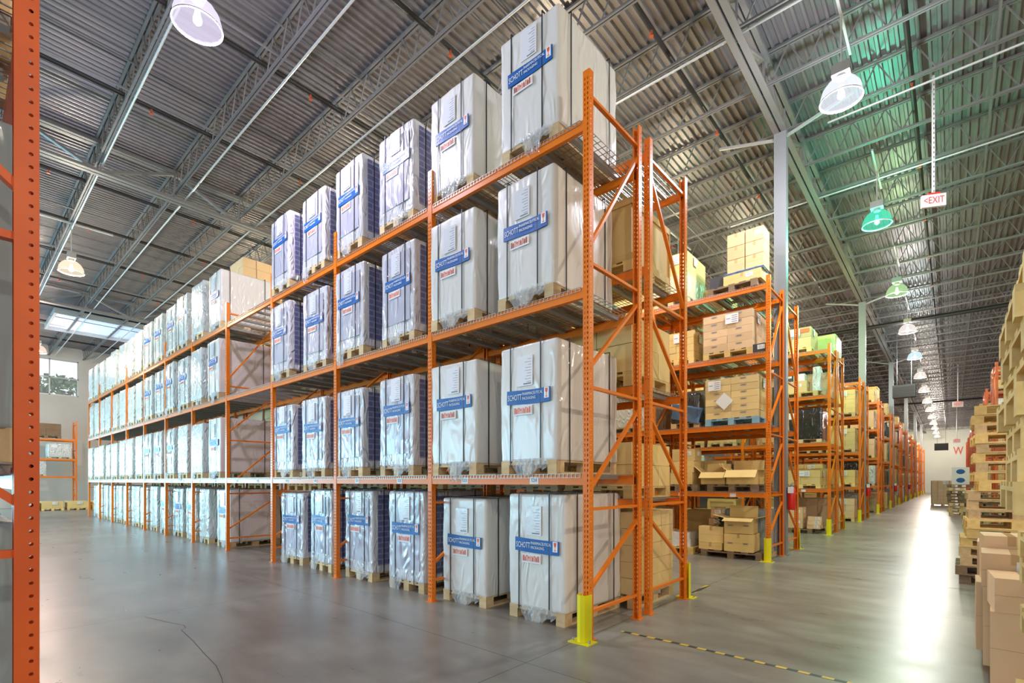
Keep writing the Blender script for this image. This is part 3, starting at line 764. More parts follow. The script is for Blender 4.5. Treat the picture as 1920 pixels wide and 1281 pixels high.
def crate_load(seed=0):
    t = thing('wooden_crate', 'x', 'crate'); w, d, h = 1.0, 1.1, .85
    ob('pallet', pallet_mesh(w, d, M['wood_yellow']), t)
    ob('crate_body', MB().box(-w/2+.02, -d/2+.02, .146, w/2-.02, d/2-.02, .146+h).mesh('crate_body', M['cratewood']), t)
    b = MB()
    for z in (.146, .146+h-.09):
        b.box(-w/2, -d/2, z, w/2, -d/2+.02, z+.09).box(-w/2, d/2-.02, z, w/2, d/2, z+.09).box(-w/2, -d/2, z, -w/2+.02, d/2, z+.09).box(w/2-.02, -d/2, z, w/2, d/2, z+.09)
    for x in (-w/2, w/2-.09): b.box(x, -d/2, .23, x+.09, -d/2+.02, .146+h-.09)
    ob('crate_batten', b.mesh('crate_batten', M['wood_yellow']), t); return t
def pallet_thing(mt, x, y, z, rz, label, group=None, w=1.0, d=1.1):
    key = ('pal', w, d, mt)
    if key not in _cm: _cm[key] = pallet_mesh(w, d, M[mt])
    return tag(ob('pallet', _cm[key], None, (x, y, z), (0, 0, rz)), label, 'pallet', group)
def put(o, x, y, z, rz, label, cat='pallet load', group=None, sc=None):
    o.location = (x, y, z); o.rotation_euler = (0, 0, rz); tag(o, label, cat, group)
    if sc: o.scale = sc
    return o

tb = MB(); rt = random.Random(2)
for i in range(1400):
    a, c_ = rt.uniform(0, 2*PI), rt.uniform(-1, 1); r_ = rt.uniform(.6, 1)**.5*3.4; q_ = Vector((-72+r_*math.cos(a)*math.sqrt(1-c_*c_), 8.2+r_*1.2*math.sin(a)*math.sqrt(1-c_*c_), 10.2+r_*c_*.8))
    u = Vector((rt.uniform(-1, 1), rt.uniform(-1, 1), rt.uniform(-1, 1)))*.35; v_ = Vector((rt.uniform(-1, 1), rt.uniform(-1, 1), rt.uniform(-1, 1)))*.25
    tb.quad(tuple(q_-u), tuple(q_-v_), tuple(q_+u), tuple(q_+v_))
to = ob('tree', tb.mesh('tree_crown', M['tree'])); tag(to, 'green tree crown seen through the high window', 'tree')
ob('trunk', MB().tube((-72, 8.2, -.2), (-72, 8.2, 9), .25, 10, r2=.12).mesh('trunk', M['wood_dark']), to)

# ------------------------------------------------------------------ racks beyond
row_word = ['nearest', 'second', 'third', 'fourth', 'fifth', 'sixth', 'seventh', 'eighth', 'ninth', 'tenth', 'eleventh', 'twelfth', 'thirteenth']
nbs = [9, 5, 4, 4, 3, 3, 2, 2, 2, 2, 2, 2, 2]
for n in range(NR):
    yf = Y0+PITCH*n; det = 2 if n <= 2 else (1 if n < 5 else 0)
    if n > 0: rack(XE, yf, False, nbs[n], LV_B, 'orange pallet rack in the %s double row along the main aisle, camera side' % row_word[n], det)
    rack(XE, yf+1.32+FD, True, nbs[n], LV_B, 'orange pallet rack in the %s double row along the main aisle, far side' % row_word[n], det)

# --- prototypes of distant loads
PL = {
 'brown': carton_load(1.0, 1.1, .86, (3, 3, 4), 'carton', seed=1, parts=False),
 'yellow': carton_load(1.0, 1.1, .90, (3, 3, 5), 'carton_y', seed=2, parts=False, pal='wood'),
 'short': carton_load(1.0, 1.1, .55, (2, 3, 2), 'carton_y', film=None, seed=3, parts=False),
 'film': block_load(1.0, 1.1, .95, 'film_pale', seed=4),
 'black': block_load(1.0, 1.1, .95, 'film_black', seed=5),
 'green': block_load(1.0, 1.1, .6, 'film_green', seed=6),
 'crate': crate_load(),
 'dark': carton_load(1.0, 1.1, .7, (2, 2, 2), 'carton_d', film=None, seed=8, parts=False, label=False, pal='wood_dark'),
 'pink': carton_load(1.0, 1.1, .80, (3, 3, 3), 'carton_p', seed=9, parts=False),
}
DESC = {'brown': 'brown carton load under film', 'yellow': 'tall yellowish carton load', 'short': 'low yellowish carton stack', 'film': 'pale film-wrapped load', 'black': 'black film-wrapped load',
        'green': 'low green-wrapped load', 'crate': 'battened wooden crate', 'dark': 'dark carton stack', 'pink': 'pinkish carton load'}
used = set(); rr = random.Random(99)
def load_at(kind, x, y, z, rz, where, sc=None):
    if kind not in used: used.add(kind); o = PL[kind]
    else: o = copy_tree(PL[kind])
    cat = 'crate' if kind == 'crate' else 'pallet load'
    if sc is None: s_ = rr.uniform(.88, 1.04); sc = (rr.uniform(.94, 1.03), 1, s_)
    return put(o, x, y, z, rz, DESC[kind] + ', ' + where, cat, 'loads in the racks beyond', sc)
shelf_b = ['floor', 'first shelf', 'second shelf', 'third shelf', 'top shelf']
LVB = (0,)+LV_B
kinds = ['brown', 'yellow', 'short', 'film', 'crate', 'dark', 'pink', 'yellow', 'brown', 'short', 'black']
def fill(n, side, skip=lambda k, li, s: False, nmax=None, empty=.12, top_empty=.4, xside='left'):
    yf = Y0+PITCH*n; yc = yf+FD/2 if side == 0 else yf+1.32+FD/2
    rz0 = 0 if side == 0 else PI
    nb_ = nbs[n] if nmax is None else nmax
    for k in range(nb_):
        for li in range(5):
            for s in (0, 1):
                if skip(k, li, s): continue
                if rr.random() < (top_empty if li == 4 else empty): continue
                kd = rr.choice(kinds); x = XE-BAY*k-(.66 if s == 0 else 1.79)
                if li == 4 and kd in ('film',): kd = 'short'
                load_at(kd, x+rr.uniform(-.03, .03), yc+rr.uniform(-.04, .04), LVB[li]+(EPS if li else 0), rz0+rr.choice((0, PI))*(side == 9)+rr.uniform(-.02, .02),
                        '%s, %s from aisle, %s side of %s double row' % (shelf_b[li], ORD[2*k+s+1], 'camera' if side == 0 else 'far', row_word[n]))
# nearest double row, far side : seen through the end frames
ych = Y0+1.32+FD/2
for li, s, kd, sc in ((0, 0, 'yellow', (1, 1, 1.15)), (0, 1, 'brown', None), (1, 0, 'short', (1, 1, 1.0)), (1, 1, 'yellow', (1, 1, .9)), (2, 0, 'short', (1, 1, 1.25)), (2, 1, 'brown', (1, 1, 1)), (3, 0, 'crate', (1, 1, .9)), (3, 1, 'brown', None)):
    load_at(kd, XE-(.70 if s == 0 else 1.82), ych+(.10 if li == 0 else 0), LVB[li]+(EPS if li else 0), PI if kd != 'crate' else PI, '%s behind the white loads, %s from the aisle' % (shelf_b[li], ORD[s+1]), sc)
for k in range(1, 9):
    for li in range(0, 4):
        for s in (0, 1):
            kd = rr.choice(('brown', 'yellow', 'crate', 'pink'))
            load_at(kd, XE-BAY*k-(.66 if s == 0 else 1.79), ych+(.10 if li == 0 else 0), LVB[li]+(EPS if li else 0), PI, '%s behind the white loads, %s from the main aisle' % (shelf_b[li], ORD[2*k+s+1]))
load_at('brown', -15.62, ych, LVB[4]+EPS, PI, 'lower of two above the white loads, top shelf', (1, 1, 1.2))
load_at('brown', -15.60, ych, LVB[4]+EPS+1.232, PI, 'upper of two above the white loads, top shelf', (1, 1, 1.2))

# second double row, camera side, first bay, built item by item  (front plane Y=10.8)
yr = Y0+PITCH; yc1 = yr+FD/2; R2 = ', second double row'
# top shelf
o = carton_load(.80, 1.1, .98, (2, 3, 3), 'carton_y', parts=True, seed=21, film='clear', film_h=.5, pal='wood'); put(o, XE-2.03, yc1, LV_B[3]+EPS, .02, 'tall carton load, lower half in film, top shelf'+R2)
pallet_thing('wood_dark', XE-.68, yc1, LV_B[3]+EPS, -.04, 'dark pallet under the wide flat carton, top shelf'+R2)
zt = LV_B[3]+EPS+.145
carton_obj(.74, .5, .20, 'carton_y', (XE-.50, yr+.26, zt), -.04, 'wide flat carton with big white label, top shelf'+R2)
carton_obj(.26, .3, .26, 'dark', (XE-1.06, yr+.22, zt), .1, 'black printed carton beside the flat carton, top shelf'+R2, paper=False, tape=False)
for i, (dx, dz) in enumerate(((-.18, 0), (.18, 0), (-.18, .27), (.18, .27), (-.18, .54), (.18, .54))):
    carton_obj(.34, .44, .26, 'carton', (XE-.46+dx, yr+.28, zt+.262+dz), .0, 'brown carton, %s of the tower above the flat carton, %s' % (('bottom layer', 'middle layer', 'top layer')[i//2], ('left', 'right')[i % 2]), group='carton tower on the top shelf', paper=(i == 5))
o = ob('blue_sheet', wavy_box(.78, .5, 0, .05, M['film_blue'], 'blue_sheet', .02, .02, 8, 6, 2, 3), None, (XE-.50, yr+.28, zt+.205)); tag(o, 'crumpled blue plastic sheet over the wide flat carton, top shelf'+R2, 'plastic sheet')
# third shelf
o = carton_load(1.0, 1.05, .78, (2, 3, 5), 'carton', parts=True, seed=22, film='clear2', marks=True); put(o, XE-.80, yc1, LV_B[2]+EPS, .01, 'film-wrapped brown carton load with white label, third shelf'+R2)
o = carton_load(.80, 1.0, .60, (2, 3, 4), 'carton_y', parts=True, seed=23, film=None, marks=True); put(o, XE-1.93, yc1+.05, LV_B[2]+EPS, .0, 'yellowish cartons with small white labels, third shelf'+R2)
carton_obj(.26, .3, .18, 'dark', (XE-.19, yr+.16, LV_B[2]+EPS), 0, 'small black carton by the end post, third shelf'+R2, paper=True, tape=False)
# second shelf
o = carton_load(1.06, 1.05, .84, (2, 3, 6), 'carton_y', pal='wood_blue', parts=True, seed=24, film='clear2', diamond=True, marks=True); put(o, XE-.72, yc1, LV_B[1]+EPS, 0, 'carton load with diamond label on a blue pallet, second shelf'+R2)
o = block_load(.62, 1.0, .62, 'film_black', seed=25); put(o, XE-1.76, yc1, LV_B[1]+EPS, .1, 'slumped black and blue plastic bundle, second shelf'+R2)
ob('blue_sheet', wavy_box(.66, .3, 0, .34, M['film_blue'], 'blue_sheet', .03, .03, 8, 6, 5, 7), o, (0, -.42, .17), (.12, .25, 0))
# first shelf
z1 = LV_B[0]+EPS
pallet_thing('wood_dark', XE-.70, yc1, z1, 0, 'dark pallet under open cartons, first shelf'+R2); pallet_thing('wood_dark', XE-1.86, yc1, z1, 0, 'dark pallet under the three stacked cartons, first shelf'+R2, w=.9)
for i, (dx, w_) in enumerate(((-.20, .42), (-.20, .42), (-.22, .40))):
    carton_obj(.50, .46, .26, 'carton_y', (XE-1.80+.02*i, yr+.26, z1+.146+.262*i), .03*i, 'yellowish carton, %s of three stacked, first shelf' % ('bottom', 'middle', 'top')[i]+R2, paper=i == 2)
open_carton(.50, .42, .26, 'carton_y', (XE-1.12, yr+.26, z1+.146), .05, 'open carton with torn flaps, left on first shelf'+R2, angs=(3.8, 1.9, 2.4, 1.2))
open_carton(.62, .44, .30, 'carton_y', (XE-.52, yr+.27, z1+.146), -.03, 'open carton with broad hanging flap, first shelf'+R2, angs=(3.95, 1.7, 2.4, 3.2))
carton_obj(.34, .34, .34, 'carton_d', (XE-.50, yr+.72, z1+.146), 0, 'dark carton behind the open cartons, first shelf'+R2, paper=False)
carton_obj(.30, .30, .52, 'carton_d', (XE-.86, yr+.76, z1+.146), 0, 'tall dark carton behind the open cartons, first shelf'+R2, paper=False)
# floor
pallet_thing('wood_dark', XE-.72, yc1-.08, 0, .04, 'dark pallet on the floor carrying two large cartons, second double row', w=1.2)
carton_obj(.56, .56, .36, 'carton_y', (XE-.56, yr+.20, .146), .04, 'large brown carton on the dark floor pallet, under the open carton', paper=False)
open_carton(.56, .50, .32, 'carton_y', (XE-.58, yr+.21, .512), .10, 'large open carton with raised flaps, top of the floor pile', angs=(3.35, 1.75, 2.9, 2.9))
carton_obj(.48, .44, .14, 'carton_y', (XE-1.12, yr+.14, .146), 0, 'low flat carton on the dark floor pallet', paper=False)
carton_obj(.50, .46, .34, 'carton_y', (XE-1.13, yr+.17, .292), .08, 'battered taped carton on the low flat carton', paper=False)
carton_obj(.24, .26, .14, 'carton', (XE-1.16, yr+.40, .640), .1, 'small carton behind the plant, lower of two', paper=True)
carton_obj(.22, .24, .24, 'carton', (XE-1.12, yr+.42, .785), -.1, 'small carton behind the plant, upper of two', paper=True)
pb = MB(); rp = random.Random(5)
for i in range(46):
    a = rp.uniform(0, 2*PI); r_ = rp.uniform(.03, .16); z_ = rp.uniform(0.02, .20); c_ = Vector((math.cos(a)*r_, math.sin(a)*r_, z_)); u = Vector((math.cos(a), math.sin(a), rp.uniform(-.4, .6)))*.06; v_ = Vector((-math.sin(a), math.cos(a), 0))*.028
    pb.quad(tuple(c_-u), tuple(c_-v_), tuple(c_+u), tuple(c_+v_))
    pb.bar((0, 0, -.0), tuple(c_-u), .003, .003)
tag(ob('potted_plant', pb.mesh('leafy_plant', M['plant']), None, (XE-.94, yr+.12, .635)), 'dark green leafy plant lying on the taped carton', 'plant')
pallet_thing('wood_yellow', XE-1.95, yc1-.02, 0, 0, 'yellow pallet on the floor left of the cartons, second double row', w=.9)
carton_obj(.5, .5, .16, 'paper', (XE-1.86, yr+.26, .146), .05, 'white carton on the yellow floor pallet, lower', paper=False, tape=False); carton_obj(.5, .5, .14, 'paper', (XE-1.86, yr+.26, .308), -.05, 'white carton on the yellow floor pallet, upper', paper=False, tape=False)
carton_obj(.36, .5, .30, 'carton_y', (XE-2.14, yr+.70, .146), .05, 'brown carton on the yellow floor pallet', paper=False)
o = block_load(.9, .5, .85, 'film_grey', seed=31); put(o, XE-.55, yr+.80, 0, 0, 'grey film-wrapped load on the floor behind the open carton')
fill(1, 0, skip=lambda k, li, s: k == 0, empty=.1)
fill(1, 1, empty=.15, top_empty=.8)

for o_ in C.objects:
    if o_.get('label', '').startswith(('large brown carton on the dark floor pallet', 'large open carton with raised')):
        for dx in (-.16, .14): ob('printed_mark', MARK, o_, (dx, -.281 if 'large brown' in o_['label'] else -.2515, .17), scale=(.9, 1, 1))

# third double row camera side first bay
yr = Y0+PITCH*2; yc1 = yr+FD/2; R3 = ', third double row'
o = carton_load(1.05, 1.05, .62, (2, 2, 2), 'carton', parts=True, seed=41, film=None); put(o, XE-1.0, yc1, LV_B[3]+EPS, 0, 'brown cartons with blue and white stickers, top shelf'+R3)
ob('blue_sticker', MB().box(-.1, -.004, -.08, .1, 0, .08).mesh('blue_sticker', emission('sky_blue_sticker', (.1, .5, .8), 0)), o, (.12, -.535, .55))
ob('red_sticker', MB().box(-.12, -.004, -.06, .12, 0, .06).mesh('red_sticker', M['orange_print']), o, (.36, -.535, .66))
load_at('green', XE-.55, Y0+PITCH*2+1.32+FD/2, LV_B[3]+EPS, PI, 'by the main aisle, top shelf of the third double row, far side', (1, 1, 1))
z3 = LV_B[2]+EPS
pallet_thing('wood_yellow', XE-.8, yc1, z3, 0, 'pallet under the open printed carton, third shelf'+R3)
carton_obj(.70, .5, .36, 'carton', (XE-.95, yr+.30, z3+.146), 0, 'printed brown carton, third shelf'+R3)
carton_obj(.34, .3, .26, 'dark', (XE-1.16, yr+.26, z3+.51), 0, 'black and white carton on the printed carton, third shelf'+R3, tape=False)
carton_obj(.30, .3, .22, 'paper', (XE-.82, yr+.26, z3+.51), 0, 'white carton on the printed carton, third shelf'+R3, tape=False, paper=False)
o = ob('hanging_film', wavy_box(.22, .3, 0, .75, M['film_pale'], 'hanging_film', .03, .05, 4, 4, 6, 3), None, (XE-.36, yr+.24, z3+.146)); tag(o, 'bunched pale plastic film by the end post, third shelf'+R3, 'plastic film')
load_at('black', XE-.75, yc1, LV_B[1]+EPS, 0, 'by the main aisle, second shelf'+R3, (1.1, 1, .95))
load_at('short', XE-.75, yc1, LV_B[0]+EPS, 0, 'by the main aisle, first shelf'+R3, (1.05, 1, .8))
pallet_thing('wood_dark', XE-1.05, yc1, 0, 0, 'dark floor pallet under labelled cartons'+R3, w=1.2)
for i in range(2):
    for j in range(2):
        carton_obj(.46, .5, .32, 'carton', (XE-1.42+.48*i, yr+.30, .146+.322*j), 0, '%s %s carton of four with white labels on the floor pallet' % (('lower', 'upper')[j], ('left', 'right')[i])+R3, group='four labelled cartons')
for j in range(3): carton_obj(.36, .4, .12, 'carton_p', (XE-.42, yr+.26, .146+.122*j), .08*j, '%s flat carton by the yellow post guard' % ('lowest', 'middle', 'top')[j]+R3, paper=True, tape=False)
fill(2, 0, skip=lambda k, li, s: k == 0, empty=.1)
fill(2, 1, skip=lambda k, li, s: k == 0 and li == 4, empty=.15, top_empty=.6)
for n in range(3, NR):
    fill(n, 0, nmax=2 if n < 7 else 1, top_empty=.25)
    if n < 7: fill(n, 1, nmax=1, top_empty=.6)

# ------------------------------------------------------------------ post guards
def guard(x, y, label):
    b = MB(); t = thing('post_guard', label, 'post guard', (x, y, 0), 0, 'yellow post guards')
    r = .075; pts = [(-.062, .05), (-.062, -.02), (-.045, -.055), (0, -.07), (.045, -.055), (.062, -.02), (.062, .05)]
    for i in range(len(pts)-1):
        (xa, ya), (xb, yb) = pts[i], pts[i+1]; s = .9
        b.quad((xa, ya, .01), (xb, yb, .01), (xb, yb, .47), (xa, ya, .47)); b.quad((xa*s, ya*s, .01), (xa*s, ya*s, .47), (xb*s, yb*s, .47), (xb*s, yb*s, .01)); b.quad((xa, ya, .47), (xb, yb, .47), (xb*s, yb*s, .47), (xa*s, ya*s, .47))
    ob('shield', b.mesh('shield', M['yellow']), t)
    b = MB().box(-.12, -.11, 0, .12, .06, .01); ob('base_plate', b.mesh('base_plate', M['yellow']), t)
    for s in (-1, 1): ob('anchor_bolt', MB().tube((s*.095, -.05, .01), (s*.095, -.05, .04), .012, 6).mesh('anchor_bolt', M['galv']), t)
    return t
for n in range(NR):
    guard(XE, Y0+PITCH*n-.075, 'yellow steel post guard at the camera-side corner of the %s double row' % row_word[n])
    g = guard(XE, Y0+PITCH*n+1.32+2*FD-FD+.08, 'yellow steel post guard at the far corner of the %s double row' % row_word[n]); g.rotation_euler = (0, 0, PI)

# ------------------------------------------------------------------ fire extinguishers on the rack ends
def extinguisher(x, y, z, label):
    t = thing('fire_extinguisher', label, 'fire extinguisher', (x, y, z), 0, 'red fire extinguishers')
    ob('cylinder', MB().lathe([(0, 0), (.07, 0), (.08, .02), (.08, .40), (.065, .46), (.03, .49), (0, .49)], 16).mesh('cylinder', M['red_paint'], True), t)
    ob('valve', MB().tube((0, 0, .49), (0, 0, .54), .022, 8).bar((-.02, 0, .56), (.10, 0, .60), .02, .012).bar((-.02, 0, .54), (.10, 0, .545), .02, .012).mesh('valve', M['steel']), t)
    ob('hose', MB().tube((0, 0, .52), (-.09, -.02, .46), .012, 6).tube((-.09, -.02, .46), (-.095, -.02, .15), .012, 6).mesh('hose', M['black']), t)
    ob('inspection_tag', MB().box(-.05, -.10, .36, .06, -.095, .50).mesh('inspection_tag', M['paper']), t)
    ob('wall_bracket', MB().box(-.115, -.02, .25, -.078, .02, .30).mesh('wall_bracket', M['steel']), t)
for n in (1, 3, 5, 7):
    extinguisher(XE+.235-.08, Y0+PITCH*n+1.18, .98, 'red fire extinguisher on the steel column at the %s double row' % row_word[n])

# ------------------------------------------------------------------ lamps
def lamp(x, y, z, col, label, power=1.0, glow=2.0, size=.29, visible=True):
    t = thing('high_bay_lamp', label, 'lamp', (x, y, z), 0, 'high bay lamps')
    rz = roof_z(y)-.64
    zt_ = rz-z
    ob('stem', MB().tube((0, 0, .50), (0, 0, zt_-.02), .014, 8).mesh('stem', M['conduit']), t)
    ob('mounting_strut', MB().box(-.02, -1.0, zt_-.06, .02, 1.0, zt_-.015).mesh('mounting_strut', M['conduit']), t)
    ob('ballast_housing', MB().box(-.13, -.10, .34, .13, .10, .50).tube((0, 0, .27), (0, 0, .34), .07, 12).mesh('ballast_housing', M['galv']), t)
    k = 36; prof = []
    for i in range(9):
        a = i/8*PI/2; prof.append((size*math.sin(a)*.97+.02, .34*math.cos(a)-.05))
    prof.append((size+.01, -.03)); prof.append((size+.012, -.06))
    b = MB(); b.lathe(prof, k)
    for i, v in enumerate(b.v):   # ribbed glass
        j = i % k; f = 1+(.018 if j % 2 else -.018); b.v[i] = (v[0]*f, v[1]*f, v[2])
    ob('glass_reflector', b.mesh('glass_reflector', glass_reflector('lit_prismatic_glass', col, glow), True), t)
    ob('rim', MB().lathe([(size+.005, -.06), (size+.025, -.06), (size+.025, -.075), (size+.005, -.075), (size+.005, -.06)], 36).mesh('rim', M['galv']), t)
    bm_ = MB().lathe([(0, .18), (.03, .17), (.035, .10), (.055, .03), (.05, -.02), (.02, -.05), (0, -.055)], 14)
    ob('bulb', bm_.mesh('bulb', emission('lit_bulb', col, 9), True), t)
    l = bpy.data.lights.new('lamp_light', 'POINT'); l.energy = LAMP_W*power; l.color = col; l.shadow_soft_size = .16
    lo = bpy.data.objects.new('lamp_light', l); C.objects.link(lo); lo.parent = t; lo.location = (0, 0, -.14)
    return t
W = (1.0, .90, .78); V = (.88, .80, 1.0)
LMPS = [(-7.87, 2.29, 8.0, (.86, .78, 1.0), 'violet-white lamp above the left aisle, large at the top edge', 1.5, 1.4),
 (-1.38, 9.82, 8.0, (.86, .88, 1.0), 'white high bay lamp nearest the camera over the main aisle', 1.7, 1.4),
 (-1.39, 15.2, 8.0, (.10, 1.0, .60), 'green glowing high bay lamp over the main aisle', 1.25, 1.0),
 (-1.40, 21.3, 8.0, (.62, 1.0, .45), 'yellow-green high bay lamp over the main aisle', 1.0, .9),
 (-1.42, 27.0, 8.0, (1.0, .88, .84), 'pinkish white high bay lamp after the yellow-green one', 1.0, 1.2),
 (-1.44, 33.0, 8.0, (.70, .95, 1.0), 'bluish white high bay lamp, fifth along the main aisle', 1.0, 1.2)]
for i in range(9): LMPS.append((-1.45, 39.0+5.8*i, 7.95-.01*i*5.8, W, 'warm high bay lamp, %s along the main aisle' % ORD[6+i], .6 if i < 5 else 1.8, 1.2))
LMPS += [(-20.0, 2.45, 8.0, (1.0, .84, .62), 'warm lamp above the left aisle, before the dark girder', 1.6, 1.4), (-33.6, 2.9, 8.0, (1.0, .70, .58), 'pinkish lamp above the left aisle nearest the window', 1.6, 1.4)]
for a in LMPS: lamp(*a)
for j, y in enumerate((8.75, 15.3, 21.85, 28.4)):
    for i, x in enumerate((-6.5, -14.5, -23.0)):
        if j > 1 and i > 0: continue
        lamp(x, y, 8.1, (1.0, .86, .58), 'warm lamp over the cross aisle behind the %s double row, %s from the main aisle' % (row_word[j], ORD[i+1]), 1.2)
for x, y, pw, nm in ((7.4, 4.0, 2.6, 'right of the camera'), (7.5, 16.0, 1.3, 'right of the main aisle'), (7.5, 30.0, 1.3, 'far right of the main aisle'), (4.5, -3.0, 1.6, 'behind the camera')):
    lamp(x, y, 8.1, (1.0, .88, .70), 'warm lamp over the unseen bay ' + nm, pw)
# cord from the conduit box to the first left lamp
cb_ = MB(); P0 = Vector((-6.05, 4.30, 9.27)); P1 = Vector((-7.87, 2.35, 8.45)); prev = P0
for i in range(1, 13):
    f = i/12; p_ = P0.lerp(P1, f)+Vector((0, 0, -.22*math.sin(PI*f))); cb_.tube(tuple(prev), tuple(p_), .008, 6, caps=False); prev = p_
cb_.box(-6.11, 4.24, 9.20, -5.99, 4.36, 9.32); tag(ob('lamp_cord', cb_.mesh('lamp_cord', M['conduit'])), 'pale sagging cord from a roof conduit to the violet lamp', 'cord')

# ------------------------------------------------------------------ exit signs and hanging gear
def exit_sign(x, y, z, w_, label, top, arrow=True):
    top = roof_z(y)+.01
    t = thing('exit_sign', label, 'sign', (x, y, z), .45, 'exit signs')
    ob('sign_box', MB().box(-w_/2, -.03, -w_*.3, w_/2, .03, w_*.3).mesh('sign_box', M['exit']), t)
    tm = text_mesh('<EXIT', w_*.38, M['exit_red']); ob('lettering', tm, t, (0, -.033, 0), (PI/2, 0, 0), (.86, 1.25, 1))
    b = MB().box(-.02, -.02, w_*.3, .02, .02, top-z)
    ob('hanger_channel', b.mesh('hanger_channel', M['white']), t)
    ob('hanger_slot', (lambda bb: ([bb.box(-.006, -.022, w_*.3+.05+.1*i, .006, -.020, w_*.3+.09+.1*i) for i in range(int((top-z-w_*.3-.1)/.1))], bb)[1])(MB()).mesh('hanger_slot', M['black']), t)
    ob('sign_canopy', MB().box(-w_*.25, -.04, w_*.3, w_*.25, .04, w_*.3+.03).mesh('sign_canopy', M['exit_red']), t)
    return t
exit_sign(-.29, 13.5, 7.40, .42, 'white exit sign with red letters hanging on a slotted bar', 9.3)
exit_sign(.30, 46, 6.9, .6, 'small distant exit sign hanging over the main aisle, nearer one', 9.0); exit_sign(.35, 66, 5.6, .6, 'small distant exit sign over the main aisle, farther one', 8.8)
for x, y, z, s, lb in ((-1.9, 33.5, 6.35, .95, 'dark heater box hanging beside the column row'), (-.75, 62, 4.85, 1.0, 'small dark box hanging in front of the far wall')):
    t = thing('unit_heater', lb, 'heater', (x, y, z)); ob('casing', MB().box(-s/2, -.3, -.32, s/2, .3, .32).mesh('casing', M['dark']), t)
    b = MB()
    for i in range(6): b.box(-s/2+.05, -.31, -.26+i*.09, s/2-.05, -.30, -.22+i*.09)
    ob('louvre', b.mesh('louvre', M['pipe']), t); ob('hanger_rod', MB().tube((-.3, 0, .32), (-.3, 0, roof_z(y)-z), .012, 6).tube((.3, 0, .32), (.3, 0, roof_z(y)-z), .012, 6).mesh('hanger_rod', M['steel']), t)
o = ob('wall_letter', fit(text_mesh('W', 1.5, M['red'], ext=.03), 1.0, 1.05), None, (.63, YW-.05, 5.8), (PI/2, 0, 0)); tag(o, 'red letter W on the far wall', 'sign')

# ------------------------------------------------------------------ floor marks
def strip(name, pts, w_, z, mt):
    b = MB()
    for (a, c) in zip(pts[:-1], pts[1:]):
        p_, q_ = Vector((*a, z)), Vector((*c, z)); n_ = (q_-p_).cross(Vector((0, 0, 1))).normalized()*w_/2
        b.quad(tuple(p_-n_), tuple(p_+n_), tuple(q_+n_), tuple(q_-n_))
    return ob(name, b.mesh(name, mt))
cam_R = Vector((math.cos(YAW), math.sin(YAW))); cam_F = Vector((-math.sin(YAW), math.cos(YAW)))
def gp(px, py):
    d = 1.59*933/(py-903); t_ = (px-960)/933; p_ = cam_F*d+cam_R*(t_*d); return (p_.x, p_.y)
tag(strip('hazard_tape', [gp(1165, 1184), gp(1280, 1209), gp(1400, 1237), gp(1500, 1260), gp(1640, 1292), gp(1900, 1350)], .045, .002, M['hazard']), 'black and yellow striped tape on the floor in front of the rack end', 'floor tape')
tag(strip('hazard_tape', [gp(1300, 1112), gp(1328, 1098)], .06, .002, M['hazard']), 'short striped tape piece beside the far yellow post guard', 'floor tape')
ck = mat('floor_crack_line', (.07, .06, .05), .8)
struct(strip('floor_crack', [gp(272, 1157), gp(310, 1166), gp(345, 1173), gp(348, 1178), gp(340, 1182), gp(362, 1202), gp(385, 1228), gp(405, 1248), gp(415, 1270), gp(420, 1290)], .005, .0015, ck))

# ------------------------------------------------------------------ right side: pallets, cartons, racks
rp = random.Random(17)
def pstack(x, y, n, z0, name, w=1.0, d=1.1, rz=PI/2, jit=.05, mats=('wood_yellow',), start=1):
    z = z0
    for i in range(n):
        pallet_thing(rp.choice(mats), x+rp.uniform(-jit, jit), y+rp.uniform(-jit, jit), z, rz+rp.uniform(-.05, .05), 'wooden pallet, %s from the floor in %s' % (ORD[i+start], name), 'stacked empty pallets', w, d); z += .1445
for a_, n_, k_, m_ in ((.62, 2, 0, ('wood_dark',)), (.67, 3, 2, ('wood_yellow', 'wood')), (.72, 5, 5, ('wood_yellow', 'wood')), (.81, 9, 10, ('wood_yellow', 'wood_yellow', 'wood'))):
    pstack(a_, 10.9, n_, k_*.1445, 'the tall stack behind the brown cartons', mats=m_, jit=.035, start=k_+1)
pstack(1.75, 10.9, 15, 0, 'the stack right of the tall stack', mats=('wood_yellow', 'wood'))
pstack(.85, 23.0, 8, 0, 'the low brown stack farther along the main aisle', mats=('wood_dark', 'wood'))
# near stack at the right edge
z = 0
for i in range(18):
    pallet_thing('wood_yellow', (.83 if i < 10 else .745)+.02*math.sin(i*2.3), 3.62+.03*math.sin(i*1.7), z, PI/2+.02*math.sin(i), 'wooden pallet, %s from the floor in the stack at the right edge' % ORD[1+i], 'stacked empty pallets', 1.1, 1.04); z += .1445
